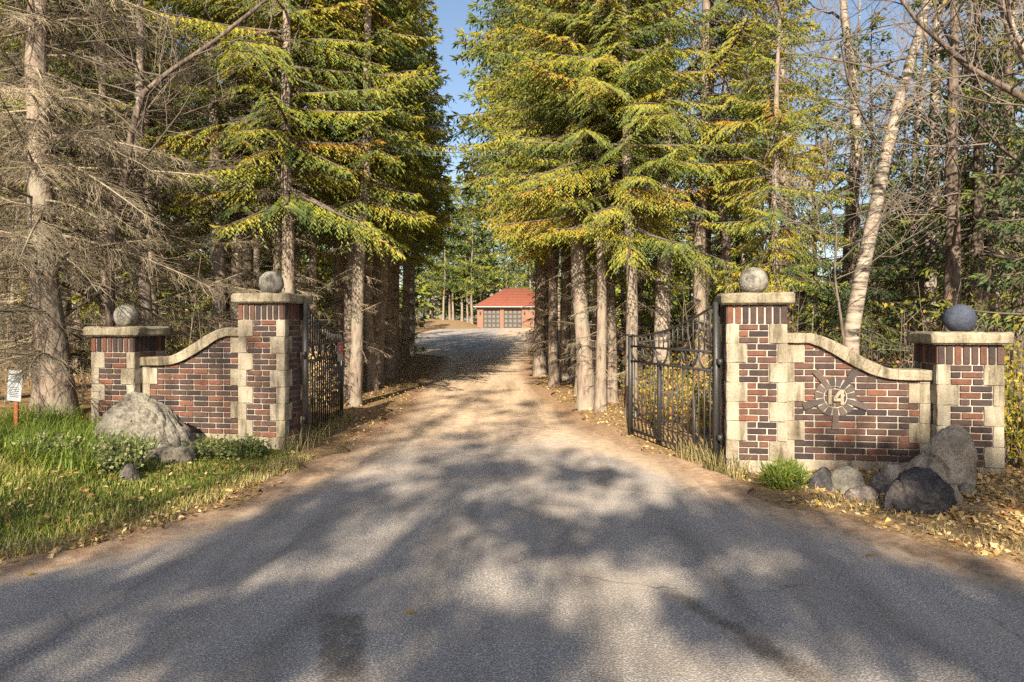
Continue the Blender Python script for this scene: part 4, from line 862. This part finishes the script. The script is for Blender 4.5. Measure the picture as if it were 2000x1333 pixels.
zone([(-15+i*1.15+r_.uniform(-.4, .4), 116+r_.uniform(0, 8)) for i in range(11)], DARK[:1], 'young_spruce', 'dark low spruce on the bank left of the garage', 'dark spruces left of the garage', .8, 1.2, True)
zone([(-7+i*2.1+r_.uniform(-.5, .5), 113+r_.uniform(0, 10)) for i in range(10)], FAR, 'spruce_tree', 'tall spruce behind the red garage roof', 'spruces behind the garage', 1.45, 1.75, True)
# spruces at right near the wall
plant_tree('spruce_tree', NEAR[2], 4.0, 10.6, 'golden-tipped spruce behind the inner right pillar', 'spruces behind the right wall', sc=.62)
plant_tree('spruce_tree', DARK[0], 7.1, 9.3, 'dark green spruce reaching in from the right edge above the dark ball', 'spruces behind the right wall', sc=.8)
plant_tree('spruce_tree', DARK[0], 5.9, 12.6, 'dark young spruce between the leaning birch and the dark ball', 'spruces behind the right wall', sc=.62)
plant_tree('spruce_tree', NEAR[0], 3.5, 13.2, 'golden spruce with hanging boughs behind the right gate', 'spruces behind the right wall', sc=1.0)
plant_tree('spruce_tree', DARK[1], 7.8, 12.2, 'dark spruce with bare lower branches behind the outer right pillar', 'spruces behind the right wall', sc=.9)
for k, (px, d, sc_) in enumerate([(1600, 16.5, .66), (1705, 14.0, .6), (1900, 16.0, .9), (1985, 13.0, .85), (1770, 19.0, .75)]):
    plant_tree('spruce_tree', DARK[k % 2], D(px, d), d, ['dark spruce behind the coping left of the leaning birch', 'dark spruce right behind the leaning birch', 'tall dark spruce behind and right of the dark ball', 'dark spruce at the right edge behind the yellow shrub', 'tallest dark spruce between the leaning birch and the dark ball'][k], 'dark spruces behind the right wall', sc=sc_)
# leafy trees across the road, behind the viewer: their shade falls on the asphalt
def shade_tree(Ht, z0, rad, nl, seed):
    out = {'trunk': trunk_mesh(trunk_path(Ht*.9, .1), .2, M['bark_dark'])}; mb = MB(); g = np.random.default_rng(seed)
    nc = 11; c = g.normal(0, .5, (nc, 3)); c = c/np.maximum(1, np.linalg.norm(c, axis=1, keepdims=True)); c = c*np.array([rad, rad, (Ht-z0)/2])+np.array([0, 0, (Ht+z0)/2])
    ii = g.integers(0, nc, nl); P = c[ii]+g.normal(0, .20, (nl, 3))*np.array([1.25, 1, .75])
    diamonds(mb, P, norm(g.normal(0, 1, (nl, 3))), .15, .13, 0, g.uniform(0, 1, nl), cross=False); out['crown'] = mb.mesh('crown', [M['leaf_shade']]); return out
SHADE = [shade_tree(11.1, 5.7, 2.3, 2300, 330+k) for k in range(4)]
for i, (x, y) in enumerate([(-5.1, -12.2), (-2.8, -11.0), (-.5, -12.2), (1.8, -11.2), (3.9, -12.4)]):
    plant_tree('shade_tree', SHADE[(i+2) % 4], x, y, 'bare tree across the road, its branches shading the left wall', 'trees across the road', rz=0)
plant_tree('shade_tree', SHADE[1], 1.6, -13.4, 'bare tree across the road, its branches shading the left wall', 'trees across the road', rz=2.2, sc=1.17)
plant_tree('shade_tree', SHADE[2], -2.1, -13.4, 'bare tree across the road, its branches shading the left wall', 'trees across the road', rz=1.1, sc=.93)
plant_tree('shade_tree', SHADE[0], -.2, -10.2, 'bare tree across the road, its branches shading the left wall', 'trees across the road', rz=3.9, sc=.8)
for (x, y, s_) in ((-4.5, -14.5, 1.36), (-3.3, -13.2, 1.2), (-5.8, -13.6, 1.22)):
    plant_tree('shade_spruce', DARK[1], x, y, 'pointed spruce across the road casting a shadow band over the driveway', 'spruces across the road', sc=s_)
for (x, y, s_) in ((-7.0, -10.5, 1.5), (-6.0, -11.8, 1.6), (-8.0, -11.4, 1.55)):  # unseen bare trees; their branch shadows fall on the left wall
    plant_tree('shade_tree', BARE[1], x, y, 'bare tree across the road, its branches shading the left wall', 'trees across the road', sc=s_)

# ------------------------------------------------------------------ garland of lights across the drive
gy = 12.2; ga = np.array([-2.75, gy+.4, 4.78]); gb = np.array([1.5, gy, 4.82])
gl = empty('light_garland', tuple((ga+gb)/2), 0, 'sagging string of lights hung between the spruces across the driveway', 'string lights')
t = np.linspace(0, 1, 40); base = ga[None]*(1-t)[:, None]+gb[None]*t[:, None] - (ga+gb)/2; sag = -.30*4*t*(1-t)
for k, (dz, ph) in enumerate(((.035, 0), (-.035, 2))):
    mb = MB(); p = base.copy(); p[:, 2] += sag+dz+.012*np.sin(t*90+ph); p[:, 1] += .02*np.cos(t*70+ph); tube(mb, p, .007, 5, cap=False); link('cable', mb.mesh('cable', [M['wire']]), gl)
mb = MB(); p = base.copy(); p[:, 2] += sag
for q in p[1:-1]: tube(mb, [q+[0, 0, .05], q, q-[0, 0, .06]], [.005, .010, .006], 5)
bb = link('bulbs', mb.mesh('bulbs', [M['bulb']]), gl); bb['kind'] = 'stuff'

# ------------------------------------------------------------------ bushes
def bush(name, x, y, w, h, nl, leafmat, label, group, leaf=(.04, .07), wl=.6, stems=30, hue=(.1, .95), seed=0, woody='twig_dark', up=.5):
    g = np.random.default_rng(seed+77); o = empty(name, (x, y, H(x, y)), 0, label, 'shrub', group); mb = MB()
    a = g.uniform(0, 6.283, stems); r1 = np.sqrt(g.uniform(0, 1, stems))*w/2; zt = h*g.uniform(.5, 1, stems)*(1-.35*(r1/(w/2))**2)
    P0 = np.stack([np.cos(a)*r1*.35, np.sin(a)*r1*.35, a*0-.05], 1); P1 = np.stack([np.cos(a)*r1*.8, np.sin(a)*r1*.8, zt*.6], 1); P2 = np.stack([np.cos(a)*r1, np.sin(a)*r1, zt], 1)+g.normal(0, .02, (stems, 3))
    sticks(mb, P0, P1, .006, .004, 0, .5); sticks(mb, P1, P2, .004, .002, 0, .6); link('stems', mb.mesh('stems', [M[woody]]), o)
    ml = MB(); ii = g.integers(0, stems, nl); t = g.uniform(.2, 1, nl)[:, None]; Pm = np.where(t < .6, P0[ii]+(P1[ii]-P0[ii])*t/.6, P1[ii]+(P2[ii]-P1[ii])*(t-.6)/.4)
    Pm = Pm+g.normal(0, .035*min(1.5, h+.4), (nl, 3)); Dl = norm(g.normal(0, .7, (nl, 3))+UP*up+np.stack([np.cos(a[ii]), np.sin(a[ii]), a[ii]*0], 1)*.4); Ll = g.uniform(leaf[0], leaf[1], nl)
    diamonds(ml, Pm, Dl, Ll, Ll*wl, 0, g.uniform(hue[0], hue[1], nl), cross=False); link('foliage', ml.mesh('foliage', [M[leafmat]]), o); return o
bush('pale_bush', D(235, 7.0), 7.0, .62, .36, 2600, 'leaf_green', 'pale green leafy bush in front of the peaked boulder', 'low bushes by the left wall', (.025, .05), .7, 60, (.35, 1), 1)
bush('pale_bush', D(100, 7.1), 7.1, .55, .26, 1500, 'leaf_green', 'low pale bush among the tall grass at far left', 'low bushes by the left wall', (.025, .05), .7, 40, (.4, 1), 2)
bush('ground_cover', D(400, 8.0), 8.0, .55, .20, 1300, 'leaf_green', 'low ground cover at the foot of the left wing wall', 'low bushes by the left wall', (.025, .05), .7, 40, (.3, .9), 3)
bush('ground_cover', D(475, 8.1), 8.1, .6, .26, 1500, 'leaf_green', 'bright green low plant at the foot of the taller left pillar', 'low bushes by the left wall', (.03, .06), .6, 40, (.2, .7), 4)
bush('juniper_bush', D(1532, 6.75), 6.75, .42, .26, 2600, 'grass', 'small spiky evergreen bush at the foot of the right wall', None, (.05, .1), .12, 70, (.15, .6), 5, up=1.0)
for k, (px, d, w, h, s_) in enumerate([(1975, 7.6, 1.0, 1.55, 1), (2040, 7.2, 1.0, 1.3, 2), (1960, 9.0, 1.2, 1.7, 3)]):
    bush('yellow_shrub', D(px, d), d, w, h, 750, 'leaf_yellow', ['yellow-green leafy shrub right of the outer right pillar', 'yellow-green shrub at the right edge of the view', 'taller yellow shrub behind the outer right pillar'][k], 'yellow shrubs at right', (.04, .07), .75, 38, (.0, .7), 10+k)
for k, (x, y, w, h) in enumerate([(2.3, 10.9, 1.0, 1.0), (2.75, 9.9, .9, 1.0), (3.3, 11.2, 1.3, 1.3), (2.35, 12.6, 1.0, 1.1), (4.2, 12.0, 1.5, 1.3), (3.0, 13.6, 1.5, 1.2)]):
    bush('yellow_shrub', x, y, w, h, 650, 'leaf_yellow', ['yellow shrub right behind the end of the open right gate', 'yellow shrub seen through the middle of the right gate', 'yellow shrub behind the hinge side of the right gate', 'orange-tinged shrub beyond the pale twin trunks', 'yellow shrub in the wood behind the inner right pillar', 'yellow shrub deeper in the wood behind the right gate'][k], 'yellow shrubs behind the right gate', (.04, .07), .75, 38, (.1, 1), 20+k)
for k, (x, y, w, h) in enumerate([(-3.4, 12.2, .8, 1.2), (-4.2, 13.2, 1.2, 1.4), (-3.6, 15.0, .8, 1.1)]):
    bush('russet_shrub', x, y, w, h, 700, 'leaf_litter', ['russet shrub just beyond the end of the left gate', 'russet shrub behind the taller left pillar', 'russet shrub among the left row of trunks'][k], 'russet shrubs beyond the left gate', (.04, .07), .7, 40, (.2, 1), 40+k, 'twig')

# ------------------------------------------------------------------ ground cover that nobody could count
def blades(name, P, Ht, W, lean, matn, hue, label, cat):
    N = len(P); a = rng.uniform(0, 6.283, N); ln = lean*rng.uniform(.2, 1, N)*Ht; dx = np.cos(a)*ln; dy = np.sin(a)*ln; b = a+math.pi/2
    s_ = np.stack([np.cos(b), np.sin(b), b*0], 1)*(W*.5)[:, None]; mid = P+np.stack([dx*.35, dy*.35, Ht*.6], 1); tip = P+np.stack([dx, dy, Ht*rng.uniform(.75, 1, N)], 1)
    V = np.stack([P-s_, P+s_, mid+s_*.8, mid-s_*.8, tip], 1); i = np.arange(N)[:, None]*5
    mb = MB(); mb.add(V.reshape(-1, 3), i+np.array([[0, 1, 2, 3]]), i+np.array([[3, 2, 4]]), 0, np.repeat(hue, 5)); return link(name, mb.mesh(name, [M[matn]]), None, label=label, category=cat, kind='stuff')
def pts_in(n, x0, x1, y0, y1, ok):
    x = rng.uniform(x0, x1, n*3); y = rng.uniform(y0, y1, n*3); k = ok(x, y); x, y = x[k][:n], y[k][:n]; return np.stack([x, y, hgt(x, y)-.005], 1)
def clump(P, s=1.3): return .5+.5*np.sin(P[:, 0]*3.1*s+1.7*np.sin(P[:, 1]*2.3*s))*np.sin(P[:, 1]*2.9*s+P[:, 0])
left_ok = lambda x, y: (xl(y)-x > .05+.12*np.abs(np.sin(y*5))) & (y > 3.2) & ~((x > -5.4) & (y > 8.45-(x+2.7)*.17))
P = pts_in(52000, -7.0, -2.0, 3.6, 9.2, left_ok); c = clump(P); dl = xl(P[:, 1])-P[:, 0]
blades('lawn_grass', P, (.045+.05*c+.05*sm(1.2, 3, dl))*rng.uniform(.6, 1.2, len(P)), np.full(len(P), .0065), 1.1, 'grass', np.clip(rng.normal(.58, .17, len(P))+.3*(1-sm(.1, .7, dl))+.15*(c-.5), 0, 1), 'short green lawn grass with fallen leaves left of the driveway', 'grass')
P = pts_in(7000, -6.6, -3.9, 6.6, 9.6, lambda x, y: (x < -3.9-.45*(y-6.6)*0) & (x < -.50*y) & ~((x > -5.6) & (y > 8.9)))
blades('tall_grass', P, rng.uniform(.10, .36, len(P)), np.full(len(P), .009), 1.1, 'grass', np.clip(rng.normal(.33, .18, len(P)), 0, 1), 'tall green grass around the warning sign at far left', 'grass')
right_ok = lambda x, y: (x-xr(y) > .15+.25*np.abs(np.sin(y*3.1))) & ~((x > 2.15) & (y > 7.45-(x-2.25)*.17))
P = pts_in(9000, 1.6, 6.0, 3.6, 7.6, right_ok); P = P[clump(P, .8) > .45]
blades('dry_verge_grass', P, rng.uniform(.02, .09, len(P)), np.full(len(P), .006), 1.2, 'dry_grass', rng.uniform(0, 1, len(P)), 'sparse dry grass on the verge right of the driveway', 'grass')
P = np.concatenate([pts_in(700, 1.9, 2.4, 7.1, 8.4, lambda x, y: x > 2.28-.27*(y-7.4)-.15), pts_in(500, -2.75, -2.45, 8.3, 11.2, lambda x, y: x < 9)])
blades('tall_grass', P, rng.uniform(.08, .3, len(P)), np.full(len(P), .008), 1.0, 'dry_grass', rng.uniform(0, .7, len(P)), 'straggly grass growing along the bottoms of the iron gates', 'grass')
def litter_obj(name, P, size, hue, label, lift=.012):
    N = len(P); mb = MB(); Dv = norm(np.stack([rng.normal(0, 1, N), rng.normal(0, 1, N), rng.normal(0, .28, N)], 1)); P = P+np.array([0, 0, lift]); L = size*rng.uniform(.6, 1.3, N)
    A, B = frame(Dv); th = rng.normal(0, .5, (N, 1)); diamonds(mb, P, Dv, L, L*rng.uniform(.4, .95, N), 0, hue, cross=False, N0=th); c_ = rng.random(N) < .35; diamonds(mb, P[c_], norm(Dv[c_]+rng.normal(0, .5, (c_.sum(), 3))), L[c_]*.8, L[c_]*.5, 0, np.clip(hue[c_]-.2, 0, 1), cross=False, N0=th[c_]+.8); return link(name, mb.mesh(name, [M['leaf_litter']]), None, label=label, category='leaves', kind='stuff')
P = np.concatenate([pts_in(9000, 1.2, 6.5, 3.4, 7.5, lambda x, y: (x-xr(y) > .02+.2*np.abs(np.sin(y*4))) & (rng.random(len(x)) < .25+.75*(np.sin(x*3.3+2*np.sin(y*2.1))*np.sin(y*3.7+x) > .0))), pts_in(1500, .6, 2.2, 8, 20, lambda x, y: (x-xr(y) > -.15) & (x-xr(y) < 1))])
litter_obj('fallen_leaves', P, .055, rng.uniform(.1, 1, len(P)), 'carpet of fallen leaves on the right verge')
P = np.concatenate([pts_in(1500, -7, -2, 3.6, 8.4, left_ok), pts_in(800, -5, -2, 3.8, 7, lambda x, y: (xl(y)-x > -.08) & (xl(y)-x < .22)), pts_in(2600, -4.2, -1.9, 9, 28, lambda x, y: (xl(y)-x > -.3) & (xl(y)-x < 1.4))])
litter_obj('fallen_leaves', P, .045, rng.uniform(.1, .9, len(P)), 'fallen leaves scattered over the left lawn and driveway edge', .05)
P = pts_in(9000, -22, 22, 9.5, 34, lambda x, y: ((x < xl(y)-.9) | (x > xr(y)+.9)) & (np.abs(x) < .85*y)); litter_obj('fallen_leaves', P, .10, rng.uniform(0, .95, len(P)), 'brown leaf litter on the floor of the wood behind the gate', .02)
for k, (px, py) in enumerate([(792, 1200), (1690, 1089), (50, 1127), (1932, 1092)]):
    d = 1.56*1400/(py-634); x = D(px, d); mb = MB(); diamonds(mb, np.array([[0, 0, .004]]), norm(np.array([[1., .25*k-.3, .06]])), .06, .034, 0, .9, cross=False, N0=np.array([[.25]]))
    link('fallen_leaf', mb.mesh('fallen_leaf', [M['leaf_yellow']]), None, (x, d, .012), label=['single yellow leaf on the asphalt near the dark patch', 'single pale leaf on the asphalt at right', 'single leaf on the asphalt at the far left edge', 'single leaf at the edge of the right verge'][k], category='leaf')
P = pts_in(90, -2.2, 2.8, 3.2, 11, lambda x, y: (x > xl(y)+.1) & (x < xr(y)-.1)); P[:, 2] += .008
mb = MB(); a = rng.uniform(0, 6.283, len(P)); dd = np.stack([np.cos(a), np.sin(a), a*0], 1); sticks(mb, P, P+dd*rng.uniform(.015, .06, (len(P), 1)), .004, .003, 0, rng.uniform(0, .5, len(P)))
link('fallen_twigs', mb.mesh('fallen_twigs', [M['twig_dark']]), None, label='small twigs and cone bits scattered on the asphalt', category='twigs', kind='stuff')
# undergrowth: thin saplings and twiggy brush filling the wood behind the walls
def brush(name, P, Ht, label, twig, leafm, nl):
    mb = MB(); N = len(P); top = P+np.stack([rng.normal(0, .18, N), rng.normal(0, .18, N), Ht], 1); sticks(mb, P, top, .007, .003, 0, rng.uniform(.1, .9, N))
    k = 9; ii = np.repeat(np.arange(N), k); t = rng.uniform(.2, 1, len(ii))[:, None]; Q = P[ii]+(top-P)[ii]*t; d = norm(rng.normal(0, 1, (len(ii), 3))+UP*.5); E = Q+d*rng.uniform(.12, .5, (len(ii), 1)); sticks(mb, Q, E, .0035, .002, 0, rng.uniform(.2, 1, len(ii)))
    jj = rng.integers(0, len(E), nl); diamonds(mb, E[jj]+rng.normal(0, .06, (nl, 3)), norm(rng.normal(0, 1, (nl, 3))), rng.uniform(.05, .085, nl), .05, 1, rng.uniform(0, 1, nl), cross=False)
    link(name, mb.mesh(name, [M[twig], M[leafm]]), None, label=label, category='undergrowth', kind='stuff')
P = pts_in(900, -22, -3, 10.2, 30, lambda x, y: (x < xl(y)-1.0) & (x > -.85*y) & ~((x > -5.6) & (y < 10.2))); brush('undergrowth', P, rng.uniform(.5, 2.4, len(P)), 'tangled dry undergrowth in the wood behind the left wall', 'twig', 'leaf_litter', 3500)
P = pts_in(900, 1.8, 22, 9.0, 30, lambda x, y: (x > xr(y)+1.1) & (x < .9*y)); brush('undergrowth', P, rng.uniform(.5, 2.2, len(P)), 'twiggy undergrowth with yellow leaves behind the right wall', 'twig_dark', 'leaf_yellow', 7000)
